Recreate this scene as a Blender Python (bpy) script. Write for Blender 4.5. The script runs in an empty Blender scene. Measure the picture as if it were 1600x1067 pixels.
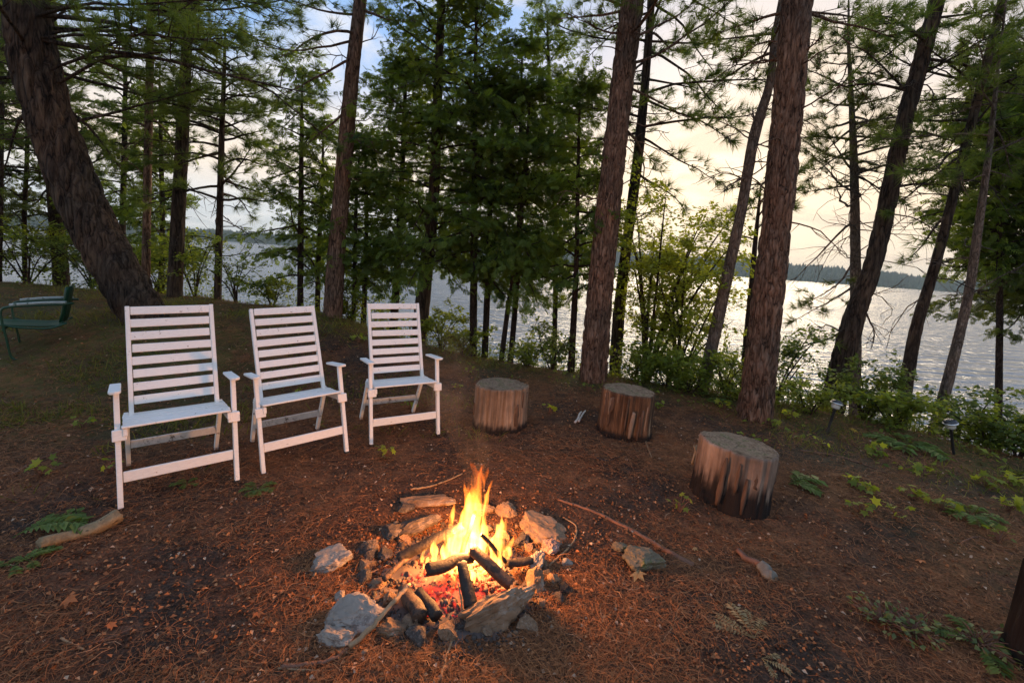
import bpy, bmesh, math, random
import numpy as np
from mathutils import Vector, Matrix, noise as mn
R = math.radians
SC = bpy.context.scene
COL = SC.collection
F_PX, PITCH, ROLL, CAM_H = 711.0, R(6.0), R(4.0), 1.5
CY = 404.0+F_PX*math.tan(PITCH)          # row of the principal point: the photograph was straightened, so the lens is shifted down

# ------------------------------------------------------------------ camera, world, sun, exposure
_F = Vector((0, math.cos(PITCH), -math.sin(PITCH))); _R0 = Vector((1, 0, 0)); _U0 = Vector((0, math.sin(PITCH), math.cos(PITCH)))
CR = math.cos(ROLL)*_R0 + math.sin(ROLL)*_U0; CU = -math.sin(ROLL)*_R0 + math.cos(ROLL)*_U0
cam_data = bpy.data.cameras.new('camera'); cam = bpy.data.objects.new('camera', cam_data); COL.objects.link(cam)
cam_data.sensor_width = 36; cam_data.lens = 36*F_PX/1600; cam_data.shift_y = -(533.5-CY)/1600; cam_data.clip_start = 0.05; cam_data.clip_end = 6000
m3 = Matrix((CR, CU, -_F)).transposed(); cam.matrix_world = Matrix.Translation((0, 0, CAM_H)) @ m3.to_4x4()
SC.camera = cam
SC.render.engine = 'CYCLES'
SC.cycles.use_denoising = True
SC.cycles.max_bounces = 6; SC.cycles.diffuse_bounces = 3; SC.cycles.glossy_bounces = 3; SC.cycles.transmission_bounces = 4
SC.cycles.transparent_max_bounces = 8; SC.cycles.volume_bounces = 0
SC.cycles.sample_clamp_indirect = 4.0; SC.cycles.caustics_reflective = False; SC.cycles.caustics_refractive = False
SC.view_settings.view_transform = 'Standard'; SC.view_settings.look = 'None'; SC.view_settings.exposure = 1.28
SC.view_settings.gamma = 1.0; SC.view_settings.use_curve_mapping = False

SUN_AZ, SUN_EL = R(22), R(17)          # azimuth from +Y towards +X
world = bpy.data.worlds.new('World'); SC.world = world; world.use_nodes = True
def build_world():
    nt = world.node_tree; N = nt.nodes; L = nt.links; N.clear()
    out = N.new('ShaderNodeOutputWorld'); bg = N.new('ShaderNodeBackground'); L.new(bg.outputs[0], out.inputs[0])
    sky = N.new('ShaderNodeTexSky'); sky.sky_type = 'NISHITA'; sky.sun_disc = False
    sky.sun_elevation = SUN_EL; sky.sun_rotation = SUN_AZ; sky.air_density = 1.0; sky.dust_density = 2.5; sky.ozone_density = 1.5; sky.altitude = 200
    tc = N.new('ShaderNodeTexCoord'); sep = N.new('ShaderNodeSeparateXYZ'); L.new(tc.outputs['Generated'], sep.inputs[0])
    # cloud layer: direction projected on a plane overhead
    mx = N.new('ShaderNodeMath'); mx.operation = 'MAXIMUM'; L.new(sep.outputs[2], mx.inputs[0]); mx.inputs[1].default_value = 0.0
    ad = N.new('ShaderNodeMath'); ad.operation = 'ADD'; L.new(mx.outputs[0], ad.inputs[0]); ad.inputs[1].default_value = 0.16
    dx = N.new('ShaderNodeMath'); dx.operation = 'DIVIDE'; L.new(sep.outputs[0], dx.inputs[0]); L.new(ad.outputs[0], dx.inputs[1])
    dy = N.new('ShaderNodeMath'); dy.operation = 'DIVIDE'; L.new(sep.outputs[1], dy.inputs[0]); L.new(ad.outputs[0], dy.inputs[1])
    cmb = N.new('ShaderNodeCombineXYZ'); L.new(dx.outputs[0], cmb.inputs[0]); L.new(dy.outputs[0], cmb.inputs[1])
    no = N.new('ShaderNodeTexNoise'); no.inputs['Scale'].default_value = 1.5; no.inputs['Detail'].default_value = 7; no.inputs['Roughness'].default_value = 0.55
    no.inputs['Distortion'].default_value = 0.4
    L.new(cmb.outputs[0], no.inputs['Vector'])
    rp = N.new('ShaderNodeValToRGB'); rp.color_ramp.elements[0].position = 0.50; rp.color_ramp.elements[1].position = 0.62
    L.new(no.outputs[0], rp.inputs[0])
    # closeness to the sun direction tints clouds and air
    sd = Vector((math.sin(SUN_AZ)*math.cos(SUN_EL), math.cos(SUN_AZ)*math.cos(SUN_EL), math.sin(SUN_EL)))
    sd = Vector((math.sin(R(28))*math.cos(R(9)), math.cos(R(28))*math.cos(R(9)), math.sin(R(9))))      # the sunset glow lies low, under the cloud the sun stands behind
    dot = N.new('ShaderNodeVectorMath'); dot.operation = 'DOT_PRODUCT'; L.new(tc.outputs['Generated'], dot.inputs[0]); dot.inputs[1].default_value = sd
    mr = N.new('ShaderNodeMapRange'); mr.inputs[1].default_value = 0.6; mr.inputs[2].default_value = 1.0; mr.interpolation_type = 'SMOOTHSTEP'
    L.new(dot.outputs['Value'], mr.inputs[0])
    cc = N.new('ShaderNodeMixRGB'); cc.inputs[1].default_value = (5.3, 5.1, 4.9, 1); cc.inputs[2].default_value = (5.7, 4.5, 3.3, 1)
    L.new(mr.outputs[0], cc.inputs[0])
    # lift of the scattering air (hazy evening) : nishita is mixed with a soft blue to cream gradient by elevation
    el = N.new('ShaderNodeValToRGB'); e = el.color_ramp.elements
    e[0].position = 0.0; e[0].color = (0.50, 0.51, 0.50, 1); e[1].position = 0.75; e[1].color = (0.20, 0.34, 0.60, 1)
    x = e.new(0.06); x.color = (0.54, 0.56, 0.58, 1); x = e.new(0.15); x.color = (0.80, 0.66, 0.52, 1); x = e.new(0.25); x.color = (0.62, 0.59, 0.58, 1); x = e.new(0.34); x.color = (0.26, 0.41, 0.68, 1)
    L.new(sep.outputs[2], el.inputs[0])
    sc_ = N.new('ShaderNodeMixRGB'); sc_.blend_type = 'MULTIPLY'; sc_.inputs[0].default_value = 1; L.new(el.outputs[0], sc_.inputs[1]); sc_.inputs[2].default_value = (7.4, 7.4, 7.4, 1)
    warm = N.new('ShaderNodeMixRGB'); warm.blend_type = 'MIX'; warm.inputs[2].default_value = (5.6, 4.2, 2.7, 1)
    wv = N.new('ShaderNodeMapRange'); wv.inputs[1].default_value = 0.80; wv.inputs[2].default_value = 1.0; wv.inputs[4].default_value = 0.7; wv.interpolation_type = 'SMOOTHSTEP'
    L.new(dot.outputs['Value'], wv.inputs[0]); L.new(wv.outputs[0], warm.inputs[0]); L.new(sc_.outputs[0], warm.inputs[1])
    mixa = N.new('ShaderNodeMixRGB'); mixa.inputs[0].default_value = 0.95; L.new(sky.outputs[0], mixa.inputs[1]); L.new(warm.outputs[0], mixa.inputs[2])
    mixc = N.new('ShaderNodeMixRGB'); L.new(mixa.outputs[0], mixc.inputs[1]); L.new(cc.outputs[0], mixc.inputs[2])
    cf = N.new('ShaderNodeMath'); cf.operation = 'MULTIPLY'; cf.inputs[1].default_value = 0.8; L.new(rp.outputs[0], cf.inputs[0]); L.new(cf.outputs[0], mixc.inputs[0])
    L.new(mixc.outputs[0], bg.inputs[0]); bg.inputs[1].default_value = 0.085
build_world()
sun_d = bpy.data.lights.new('sun', 'SUN'); sun_d.energy = 1.1; sun_d.angle = R(38); sun_d.color = (1.0, 0.80, 0.55)
sun = bpy.data.objects.new('sun', sun_d); COL.objects.link(sun)
_s = Vector((math.sin(SUN_AZ)*math.cos(SUN_EL), math.cos(SUN_AZ)*math.cos(SUN_EL), math.sin(SUN_EL)))
sun.rotation_euler = _s.to_track_quat('Z', 'Y').to_euler()

# ------------------------------------------------------------------ helpers
def ray(px, py):
    return _F + ((px-800)/F_PX)*CR - ((py-CY)/F_PX)*CU
def at(px, py, y):
    """world point seen at that place of the photograph, on the vertical plane y metres ahead"""
    d = ray(px, py); t = y/d.y
    return Vector((d.x*t, y, CAM_H + d.z*t))
EDGE = np.array([(-60, 12), (-12, 8.2), (-7.3, 7.6), (-5.1, 7.5), (-3.55, 7.0), (-2.28, 6.6), (-1.48, 6.55), (-0.57, 6.7), (0.91, 6.1), (2.5, 5.7), (3.42, 5.2), (4.2, 4.7), (4.8, 4.1), (5.6, 3.2), (7, 1.5), (9, -1), (12, -6), (30, -40)], float)
def edge_dist(x, y):
    x = np.asarray(x, float); y = np.asarray(y, float)
    best = np.full(x.shape, 1e9)
    for (x0, y0), (x1, y1) in zip(EDGE[:-1], EDGE[1:]):
        dx, dy = x1-x0, y1-y0; t = np.clip(((x-x0)*dx+(y-y0)*dy)/(dx*dx+dy*dy), 0, 1)
        best = np.minimum(best, np.hypot(x-x0-t*dx, y-y0-t*dy))
    ye = np.interp(x, EDGE[:, 0], EDGE[:, 1])
    return np.where(y > ye, best, -best)
def sm(a, b, v):
    t = np.clip((v-a)/(b-a), 0, 1); return t*t*(3-2*t)
WATER_Z = -1.55
PIT = (-0.19, 2.0)
def H(x, y):
    x = np.asarray(x, float); y = np.asarray(y, float)
    s = edge_dist(x, y)
    ramp = sm(4.1, 5.9, y + 0.25*np.sin(x*1.1)) * sm(-0.3, -3.0, x)
    z = 0.5*ramp
    z = z + 0.018*np.sin(1.7*x+0.6*y+1)*np.sin(1.3*y-0.8*x) + 0.008*np.sin(5.1*x+2)*np.sin(4.3*y+x)
    z = z - 0.03*np.exp(-(((x-PIT[0])**2+(y-PIT[1])**2)/0.12))
    z = z - (2.2+0.5*ramp)*sm(-0.15, 4.2, s)
    z = z - 2.5*sm(4, 20, s)
    return z
def h(x, y): return float(H(np.array([x]), np.array([y]))[0])
def ky(px):
    """how far ahead the bank lies, relative to a level bank"""
    return float(np.interp(px, [0, 330, 560, 740, 1000, 1300, 1600], [.79, .79, .86, .90, .92, .94, .96]))
def gp(px, py):
    """where the sight line through that place of the photograph meets the ground"""
    d = ray(px, py); t = 0.6; o = Vector((0, 0, CAM_H))
    while t < 60:
        p = o + d*t
        if p.z <= h(p.x, p.y): break
        t += 0.02
    return Vector((p.x, p.y, h(p.x, p.y)))

def tag(o, label=None, cat=None, group=None, kind=None):
    if label: o['label'] = label
    if cat: o['category'] = cat
    if group: o['group'] = group
    if kind: o['kind'] = kind
    return o
def link(o, parent=None):
    COL.objects.link(o)
    if parent is not None: o.parent = parent
    return o
def empty(name, loc, rz=0.0):
    o = bpy.data.objects.new(name, None); o.location = loc; o.rotation_euler = (0, 0, rz); o.empty_display_size = 0.1
    return link(o)
def mesh_np(name, V, Fs, mat, tint=None, smooth=False):
    """V (n,3); Fs list of (k, faces array with k columns); tint per vertex float"""
    me = bpy.data.meshes.new(name); V = np.asarray(V, np.float32)
    me.vertices.add(len(V)); me.vertices.foreach_set('co', V.ravel())
    if not isinstance(Fs, list): Fs = [Fs]
    loops = np.concatenate([np.asarray(f, np.int32).ravel() for f in Fs])
    tot = np.concatenate([np.full(len(f), f.shape[1], np.int32) for f in Fs])
    st = np.concatenate([[0], np.cumsum(tot)[:-1]]).astype(np.int32)
    me.loops.add(len(loops)); me.loops.foreach_set('vertex_index', loops)
    me.polygons.add(len(tot)); me.polygons.foreach_set('loop_start', st); me.polygons.foreach_set('loop_total', tot)
    if smooth: me.polygons.foreach_set('use_smooth', np.ones(len(tot), bool))
    if tint is not None:
        a = me.attributes.new('tint', 'FLOAT', 'POINT'); a.data.foreach_set('value', np.asarray(tint, np.float32))
    me.update(calc_edges=True); me.materials.append(mat)
    return me
def obj_np(name, V, Fs, mat, parent=None, **k):
    return link(bpy.data.objects.new(name, mesh_np(name, V, Fs, mat, **k)), parent)
def obj_me(name, me, parent=None, loc=None):
    o = bpy.data.objects.new(name, me)
    if loc is not None: o.location = loc
    return link(o, parent)
def obj_bm(name, bm, mat, parent=None, smooth=False, bevel=0.0, loc=None):
    if bevel: bmesh.ops.bevel(bm, geom=[e for e in bm.edges], offset=bevel, segments=1, affect='EDGES', clamp_overlap=True)
    if smooth:
        for f in bm.faces: f.smooth = True
    me = bpy.data.meshes.new(name); bm.to_mesh(me); bm.free(); me.materials.append(mat)
    return obj_me(name, me, parent, loc)
def bar(a, b, w, d, roll_ref=Vector((0, 1, 0)), bm=None):
    """box from a to b; w across (perpendicular to ref), d along ref"""
    bm = bm or bmesh.new(); a = Vector(a); b = Vector(b); ax = (b-a).normalized()
    v = (roll_ref - ax*roll_ref.dot(ax)).normalized(); u = ax.cross(v)
    vs = []
    for p in (a, b):
        for su, sv in ((-1, -1), (1, -1), (1, 1), (-1, 1)): vs.append(bm.verts.new(p+u*su*w/2+v*sv*d/2))
    for f in ((3, 2, 1, 0), (4, 5, 6, 7), (0, 1, 5, 4), (1, 2, 6, 5), (2, 3, 7, 6), (3, 0, 4, 7)): bm.faces.new([vs[i] for i in f])
    return bm
def tube_np(pts, rad, n=8, wob=0.0, seed=0, cap=True):
    pts = np.array([tuple(p) for p in pts], float); m = len(pts); rad = np.broadcast_to(np.asarray(rad, float), (m,))
    T = np.gradient(pts, axis=0); T /= np.linalg.norm(T, axis=1)[:, None]+1e-9
    ref = np.array([0., 0., 1.]) if abs(T[0, 2]) < 0.8 else np.array([0., 1., 0.])
    U = np.empty((m, 3)); u = ref - T[0]*ref.dot(T[0]); u /= np.linalg.norm(u)
    for i in range(m):
        u = u - T[i]*u.dot(T[i]); u /= np.linalg.norm(u)+1e-9; U[i] = u
    W = np.cross(T, U); a = np.arange(n)*2*math.pi/n
    rr = rad[:, None]*np.ones((1, n))
    if wob:
        rs = np.random.default_rng(seed); rr = rr*(1+wob*rs.normal(size=(m, n))*0.5)*(1+wob*rs.normal(size=(1, n)))
    V = pts[:, None]+rr[..., None]*(np.cos(a)[None, :, None]*U[:, None]+np.sin(a)[None, :, None]*W[:, None])
    V = V.reshape(-1, 3); i = np.arange(m-1)[:, None]*n; j = np.arange(n)[None]; k = (j+1) % n
    Q = np.stack([i+j, i+k, i+n+k, i+n+j], -1).reshape(-1, 4)
    if cap:
        c0 = len(V); V = np.vstack([V, pts[:1], pts[-1:]]); j = np.arange(n); k = (j+1) % n
        T3 = np.vstack([np.stack([k, j, np.full(n, c0)], 1), np.stack([(m-1)*n+j, (m-1)*n+k, np.full(n, c0+1)], 1)])
        return V, Q, T3
    return V, Q, np.zeros((0, 3), int)
class Acc:
    """gathers vertices and faces of many small shapes into one part"""
    def __init__(s): s.V = []; s.Q = []; s.T = []; s.t = []; s.n = 0
    def add(s, V, Q=None, T=None, tint=0.5):
        if Q is not None and len(Q): s.Q.append(np.asarray(Q)+s.n)
        if T is not None and len(T): s.T.append(np.asarray(T)+s.n)
        s.V.append(V); s.n += len(V); s.t.append(np.broadcast_to(np.asarray(tint, float), (len(V),)))
    def tube(s, pts, rad, n=6, tint=0.5, **k):
        V, Q, T = tube_np(pts, rad, n, **k); s.add(V, Q, T, tint)
    def stamp(s, tv, tf, pos, X, Y, Z, scale, tint):
        """copies of a small leaf template; X, Y, Z frames (n,3)"""
        n, k = len(pos), len(tv)
        V = pos[:, None]+np.asarray(scale)[:, None, None]*(tv[None, :, 0:1]*X[:, None]+tv[None, :, 1:2]*Y[:, None]+tv[None, :, 2:3]*Z[:, None])
        Fx = (np.arange(n)*k)[:, None, None]+tf[None]
        Fx = Fx.reshape(-1, tf.shape[1])
        s.add(V.reshape(-1, 3), Fx if tf.shape[1] == 4 else None, Fx if tf.shape[1] == 3 else None, np.repeat(tint, k))
    def build(s, name, mat, parent=None, smooth=False, link_it=True):
        V = np.vstack(s.V); Fs = []
        if s.Q: Fs.append(np.vstack(s.Q))
        if s.T: Fs.append(np.vstack(s.T))
        me = mesh_np(name, V, Fs, mat, tint=np.concatenate(s.t), smooth=smooth)
        return obj_me(name, me, parent) if link_it else me
def frames(D, rng, up_bias=None):
    D = D/(np.linalg.norm(D, axis=1)[:, None]+1e-9); n = len(D)
    r = rng.normal(size=(n, 3)) if up_bias is None else np.array([0, 0, 1.])[None]+rng.normal(size=(n, 3))*up_bias
    Z = r-D*(r*D).sum(1)[:, None]; Z /= np.linalg.norm(Z, axis=1)[:, None]+1e-9
    return D, np.cross(Z, D), Z
def spline(pts, n):
    pts = [Vector(p) for p in pts]
    if len(pts) == 2: return [pts[0].lerp(pts[1], i/(n-1)) for i in range(n)]
    P = [pts[0]*2-pts[1]]+pts+[pts[-1]*2-pts[-2]]; out = []; m = len(pts)-1
    for i in range(n):
        t = i/(n-1)*m; k = min(int(t), m-1); t -= k; a, b, c, d = P[k:k+4]
        out.append(0.5*((2*b)+(c-a)*t+(2*a-5*b+4*c-d)*t*t+(3*b-a-3*c+d)*t**3))
    return out

# ------------------------------------------------------------------ materials
def mat_new(name):
    m = bpy.data.materials.new(name); m.use_nodes = True; nt = m.node_tree; b = nt.nodes['Principled BSDF']
    return m, nt, nt.nodes, nt.links, b
def ramp(N, stops):
    r = N.new('ShaderNodeValToRGB'); e = r.color_ramp.elements
    e[0].position, e[0].color = stops[0][0], (*stops[0][1], 1); e[1].position, e[1].color = stops[-1][0], (*stops[-1][1], 1)
    for p, c in stops[1:-1]:
        x = e.new(p); x.color = (*c, 1)
    return r
def tex_noise(N, L, scale, detail=4, rough=0.5, vec=None, dist=0.0):
    n = N.new('ShaderNodeTexNoise'); n.inputs['Scale'].default_value = scale; n.inputs['Detail'].default_value = detail
    n.inputs['Roughness'].default_value = rough; n.inputs['Distortion'].default_value = dist
    if vec is not None: L.new(vec, n.inputs['Vector'])
    return n
def mapping(N, L, coord='Object', scale=(1, 1, 1)):
    tc = N.new('ShaderNodeTexCoord'); mp = N.new('ShaderNodeMapping'); mp.inputs['Scale'].default_value = scale
    L.new(tc.outputs[coord], mp.inputs[0]); return mp.outputs[0]
def bump(N, L, b, src, strength, dist):
    bp = N.new('ShaderNodeBump'); bp.inputs['Strength'].default_value = strength; bp.inputs['Distance'].default_value = dist
    L.new(src, bp.inputs['Height']); L.new(bp.outputs[0], b.inputs['Normal']); return bp

def mat_bark(name, dark, mid, light, zs=0.28, scale=16):
    m, nt, N, L, b = mat_new(name)
    v = mapping(N, L, 'Object', (1, 1, zs))
    wn = tex_noise(N, L, 7, 4, 0.6, vec=v)
    add = N.new('ShaderNodeVectorMath'); add.operation = 'MULTIPLY_ADD'; L.new(wn.outputs['Color'], add.inputs[0]); add.inputs[1].default_value = (.22, .22, .22); L.new(v, add.inputs[2])
    vo = N.new('ShaderNodeTexVoronoi'); vo.feature = 'DISTANCE_TO_EDGE'; vo.inputs['Scale'].default_value = scale; vo.inputs['Randomness'].default_value = 1.0; L.new(add.outputs[0], vo.inputs['Vector'])
    vc = N.new('ShaderNodeTexVoronoi'); vc.inputs['Scale'].default_value = scale; L.new(add.outputs[0], vc.inputs['Vector'])
    n1 = tex_noise(N, L, scale*1.5, 8, 0.72, vec=v)
    nf = tex_noise(N, L, scale*.9, 3, 0.6, vec=v)                 # fissures open and close along the trunk
    md = N.new('ShaderNodeMath'); md.operation = 'MULTIPLY_ADD'; L.new(nf.outputs[0], md.inputs[0]); md.inputs[1].default_value = .35; L.new(vo.outputs['Distance'], md.inputs[2])
    r1 = ramp(N, [(0.155, dark), (0.235, mid), (0.48, light)]); L.new(md.outputs[0], r1.inputs[0])
    r2 = ramp(N, [(0.3, (0.45, 0.45, 0.45)), (0.7, (1.35, 1.3, 1.25))]); L.new(n1.outputs[0], r2.inputs[0])
    mu = N.new('ShaderNodeMixRGB'); mu.blend_type = 'MULTIPLY'; mu.inputs[0].default_value = 1; L.new(r1.outputs[0], mu.inputs[1]); L.new(r2.outputs[0], mu.inputs[2])
    sp = N.new('ShaderNodeSeparateXYZ'); L.new(vc.outputs['Color'], sp.inputs[0]); rv = ramp(N, [(0, (.7, .7, .72)), (1, (1.3, 1.25, 1.2))]); L.new(sp.outputs[0], rv.inputs[0])
    m1 = N.new('ShaderNodeMixRGB'); m1.blend_type = 'MULTIPLY'; m1.inputs[0].default_value = .8; L.new(mu.outputs[0], m1.inputs[1]); L.new(rv.outputs[0], m1.inputs[2])
    n2 = tex_noise(N, L, 1.6, 4, vec=mapping(N, L)); r3 = ramp(N, [(0.35, (0.72, 0.76, 0.8)), (0.65, (1.25, 1.08, 1.0))]); L.new(n2.outputs[0], r3.inputs[0])
    m2 = N.new('ShaderNodeMixRGB'); m2.blend_type = 'MULTIPLY'; m2.inputs[0].default_value = 1; L.new(m1.outputs[0], m2.inputs[1]); L.new(r3.outputs[0], m2.inputs[2])
    L.new(m2.outputs[0], b.inputs['Base Color']); b.inputs['Roughness'].default_value = 0.9; b.inputs['Specular IOR Level'].default_value = 0.2
    mh = N.new('ShaderNodeMath'); mh.operation = 'MULTIPLY_ADD'; L.new(md.outputs[0], mh.inputs[0]); mh.inputs[1].default_value = 1.3
    L.new(n1.outputs[0], mh.inputs[2]); bump(N, L, b, mh.outputs[0], 1.0, 0.045)
    return m
M_BARK_RED = mat_bark('red_pine_bark', (.030, .019, .013), (.185, .112, .074), (.30, .20, .142), .20, 24)
M_BARK_BROWN = mat_bark('brown_bark', (.010, .007, .005), (.060, .041, .028), (.115, .085, .060), .17, 15)
M_BARK_GREY = mat_bark('grey_bark', (.08, .06, .045), (.20, .15, .115), (.30, .24, .19), .25, 30)
M_BARK_DARK = mat_bark('dark_bark', (.018, .012, .009), (.055, .036, .026), (.09, .062, .048), .2, 34)

def mat_leaf(name, a, b_, trans=0.35, rough=0.55):
    m, nt, N, L, b = mat_new(name)
    at_ = N.new('ShaderNodeAttribute'); at_.attribute_name = 'tint'
    r = ramp(N, [(0.0, a), (1.0, b_)]); L.new(at_.outputs['Fac'], r.inputs[0])
    L.new(r.outputs[0], b.inputs['Base Color']); b.inputs['Roughness'].default_value = rough; b.inputs['Specular IOR Level'].default_value = 0.25
    t = N.new('ShaderNodeBsdfTranslucent'); mul = N.new('ShaderNodeMixRGB'); mul.blend_type = 'MULTIPLY'; mul.inputs[0].default_value = 1
    mul.inputs[2].default_value = (1.9, 1.7, .7, 1); L.new(r.outputs[0], mul.inputs[1]); L.new(mul.outputs[0], t.inputs['Color'])
    mx = N.new('ShaderNodeMixShader'); mx.inputs[0].default_value = trans
    L.new(b.outputs[0], mx.inputs[1]); L.new(t.outputs[0], mx.inputs[2]); L.new(mx.outputs[0], N['Material Output'].inputs[0])
    return m
M_NEEDLE = mat_leaf('pine_needles', (.048, .085, .022), (.17, .225, .05), .5)
M_NEEDLE_Y = mat_leaf('yellowish_pine_needles', (.05, .075, .018), (.14, .16, .035), .35)  # yellower needle colour than the common pine needles
M_CEDAR = mat_leaf('cedar_leaves', (.030, .062, .016), (.19, .265, .045), .6)
M_MAPLE = mat_leaf('maple_leaves', (.14, .19, .03), (.42, .46, .07), .6)
M_SHRUB = mat_leaf('shrub_leaves', (.075, .12, .02), (.27, .32, .05), .5)
M_SHRUB_D = mat_leaf('dark_shrub_leaves', (.045, .08, .02), (.17, .22, .05), .45)
M_FERN = mat_leaf('fern_leaves', (.06, .10, .02), (.16, .22, .05), .35)
M_DEADFERN = mat_leaf('dead_fern', (.20, .14, .06), (.42, .32, .16), .3)
M_ORANGE = mat_leaf('orange_leaf', (.45, .13, .04), (.5, .16, .05), .2)
M_YELLOW = mat_leaf('yellow_leaf', (.5, .3, .04), (.55, .33, .05), .3)

def mat_ground():
    m, nt, N, L, b = mat_new('forest_floor'); v = mapping(N, L)
    n0 = tex_noise(N, L, 0.9, 5, 0.6, vec=v, dist=0.5); n1 = tex_noise(N, L, 9, 6, 0.7, vec=v); n2 = tex_noise(N, L, 70, 5, 0.7, vec=v)
    wv = mapping(N, L, 'Object', (1, 1, 1))
    r0 = ramp(N, [(0.40, (.050, .036, .029)), (0.50, (.110, .055, .032)), (0.64, (.21, .095, .045))]); L.new(n0.outputs[0], r0.inputs[0])
    r1 = ramp(N, [(0.3, (.45, .45, .45)), (0.72, (1.6, 1.5, 1.4))]); L.new(n1.outputs[0], r1.inputs[0])
    r2 = ramp(N, [(0.35, (.4, .4, .4)), (0.7, (1.8, 1.7, 1.6))]); L.new(n2.outputs[0], r2.inputs[0])
    a = N.new('ShaderNodeMixRGB'); a.blend_type = 'MULTIPLY'; a.inputs[0].default_value = 1; L.new(r0.outputs[0], a.inputs[1]); L.new(r1.outputs[0], a.inputs[2])
    c = N.new('ShaderNodeMixRGB'); c.blend_type = 'MULTIPLY'; c.inputs[0].default_value = 1; L.new(a.outputs[0], c.inputs[1]); L.new(r2.outputs[0], c.inputs[2])
    at_ = N.new('ShaderNodeAttribute'); at_.attribute_name = 'tint'
    mo = N.new('ShaderNodeMixRGB'); L.new(c.outputs[0], mo.inputs[1]); mo.inputs[2].default_value = (.075, .080, .018, 1)
    n3 = tex_noise(N, L, 7, 8, 0.8, vec=v); rr = ramp(N, [(0.36, (0, 0, 0)), (0.56, (1, 1, 1))]); L.new(n3.outputs[0], rr.inputs[0])
    mf = N.new('ShaderNodeMath'); mf.operation = 'MULTIPLY'; L.new(rr.outputs[0], mf.inputs[0]); L.new(at_.outputs['Fac'], mf.inputs[1]); L.new(mf.outputs[0], mo.inputs[0])
    L.new(mo.outputs[0], b.inputs['Base Color']); b.inputs['Roughness'].default_value = 0.92; b.inputs['Specular IOR Level'].default_value = 0.15
    ad = N.new('ShaderNodeMath'); ad.operation = 'MULTIPLY_ADD'; L.new(n1.outputs[0], ad.inputs[0]); ad.inputs[1].default_value = 2.5; L.new(n2.outputs[0], ad.inputs[2])
    bump(N, L, b, ad.outputs[0], 0.9, 0.015)
    return m
M_GROUND = mat_ground()
def mat_water():
    m, nt, N, L, b = mat_new('lake_water'); v = mapping(N, L, 'Object', (0.45, 1.6, 1))
    n1 = tex_noise(N, L, 0.75, 5, 0.6, vec=v, dist=0.5); n2 = tex_noise(N, L, 5, 3, 0.6, vec=v)
    n3 = tex_noise(N, L, 0.03, 3, 0.5, vec=mapping(N, L, 'Object', (0.4, 2.0, 1)))
    ad = N.new('ShaderNodeMath'); ad.operation = 'MULTIPLY_ADD'; L.new(n2.outputs[0], ad.inputs[0]); ad.inputs[1].default_value = 0.16; L.new(n1.outputs[0], ad.inputs[2])
    wt = N.new('ShaderNodeTexWave'); wt.bands_direction = 'Y'; wt.inputs['Scale'].default_value = .26; wt.inputs['Distortion'].default_value = 7; wt.inputs['Detail'].default_value = 4; wt.inputs['Detail Scale'].default_value = 1.6; wt.inputs['Detail Roughness'].default_value = .65
    L.new(mapping(N, L, 'Object', (0.7, 1, 1)), wt.inputs['Vector'])
    a2 = N.new('ShaderNodeMath'); a2.operation = 'MULTIPLY_ADD'; L.new(wt.outputs['Fac'], a2.inputs[0]); a2.inputs[1].default_value = .55; L.new(ad.outputs[0], a2.inputs[2]); ad = a2
    b.inputs['Base Color'].default_value = (.20, .20, .195, 1); b.inputs['Roughness'].default_value = 0.09; b.inputs['IOR'].default_value = 1.45
    b.inputs['Specular IOR Level'].default_value = 0.9
    bp = bump(N, L, b, ad.outputs[0], 0.75, 0.45)
    mr = N.new('ShaderNodeMapRange'); mr.inputs[1].default_value = 0.3; mr.inputs[2].default_value = 0.7; mr.inputs[3].default_value = 0.4; mr.inputs[4].default_value = 0.9
    L.new(n3.outputs[0], mr.inputs[0]); L.new(mr.outputs[0], bp.inputs['Strength'])
    return m
M_WATER = mat_water()
def mat_simple(name, col, rough=0.7, var=0.25, scale=12, bumps=0.0, stretch=(1, 1, 1), metal=0.0, spec=0.4, dirt=None):
    m, nt, N, L, b = mat_new(name); v = mapping(N, L, 'Object', stretch); n = tex_noise(N, L, scale, 6, 0.65, vec=v)
    lo = tuple(c*(1-var) for c in col); hi = tuple(min(1, c*(1+var)) for c in col)
    r = ramp(N, [(0.3, lo), (0.7, hi)]); L.new(n.outputs[0], r.inputs[0]); src = r.outputs[0]
    if dirt:
        n2 = tex_noise(N, L, scale*0.8+3, 8, 0.75, vec=mapping(N, L)); r2 = ramp(N, [(dirt[1], (0, 0, 0)), (dirt[1]+0.06, (1, 1, 1))]); L.new(n2.outputs[0], r2.inputs[0])
        mx = N.new('ShaderNodeMixRGB'); L.new(r2.outputs[0], mx.inputs[0]); L.new(src, mx.inputs[1]); mx.inputs[2].default_value = (*dirt[0], 1); src = mx.outputs[0]
    L.new(src, b.inputs['Base Color']); b.inputs['Roughness'].default_value = rough; b.inputs['Metallic'].default_value = metal; b.inputs['Specular IOR Level'].default_value = spec
    if bumps: bump(N, L, b, n.outputs[0], bumps, 0.01)
    return m
M_WHITE = mat_simple('white_painted_wood', (.82, .795, .75), .6, .10, 24, .35, (1.5, 14, 14), dirt=((.30, .24, .19), .615))
M_WHITE_GREY = mat_simple('greyer_white_paint', (.52, .49, .46), .7, .12, 30, .2, (1, 1, 1), dirt=((.12, .09, .07), .56))  # greyer white with denser dirt patches, for the rear stretcher
M_RUBBER = mat_simple('black_rubber', (.015, .015, .015), .6)
M_GREEN = mat_simple('green_enamel', (.008, .050, .026), .32, .2, 8, dirt=((.10, .12, .09), .66))
M_METAL_W = mat_simple('worn_pale_tube', (.30, .34, .32), .4, .3, 14, dirt=((.05, .09, .06), .55))
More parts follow.
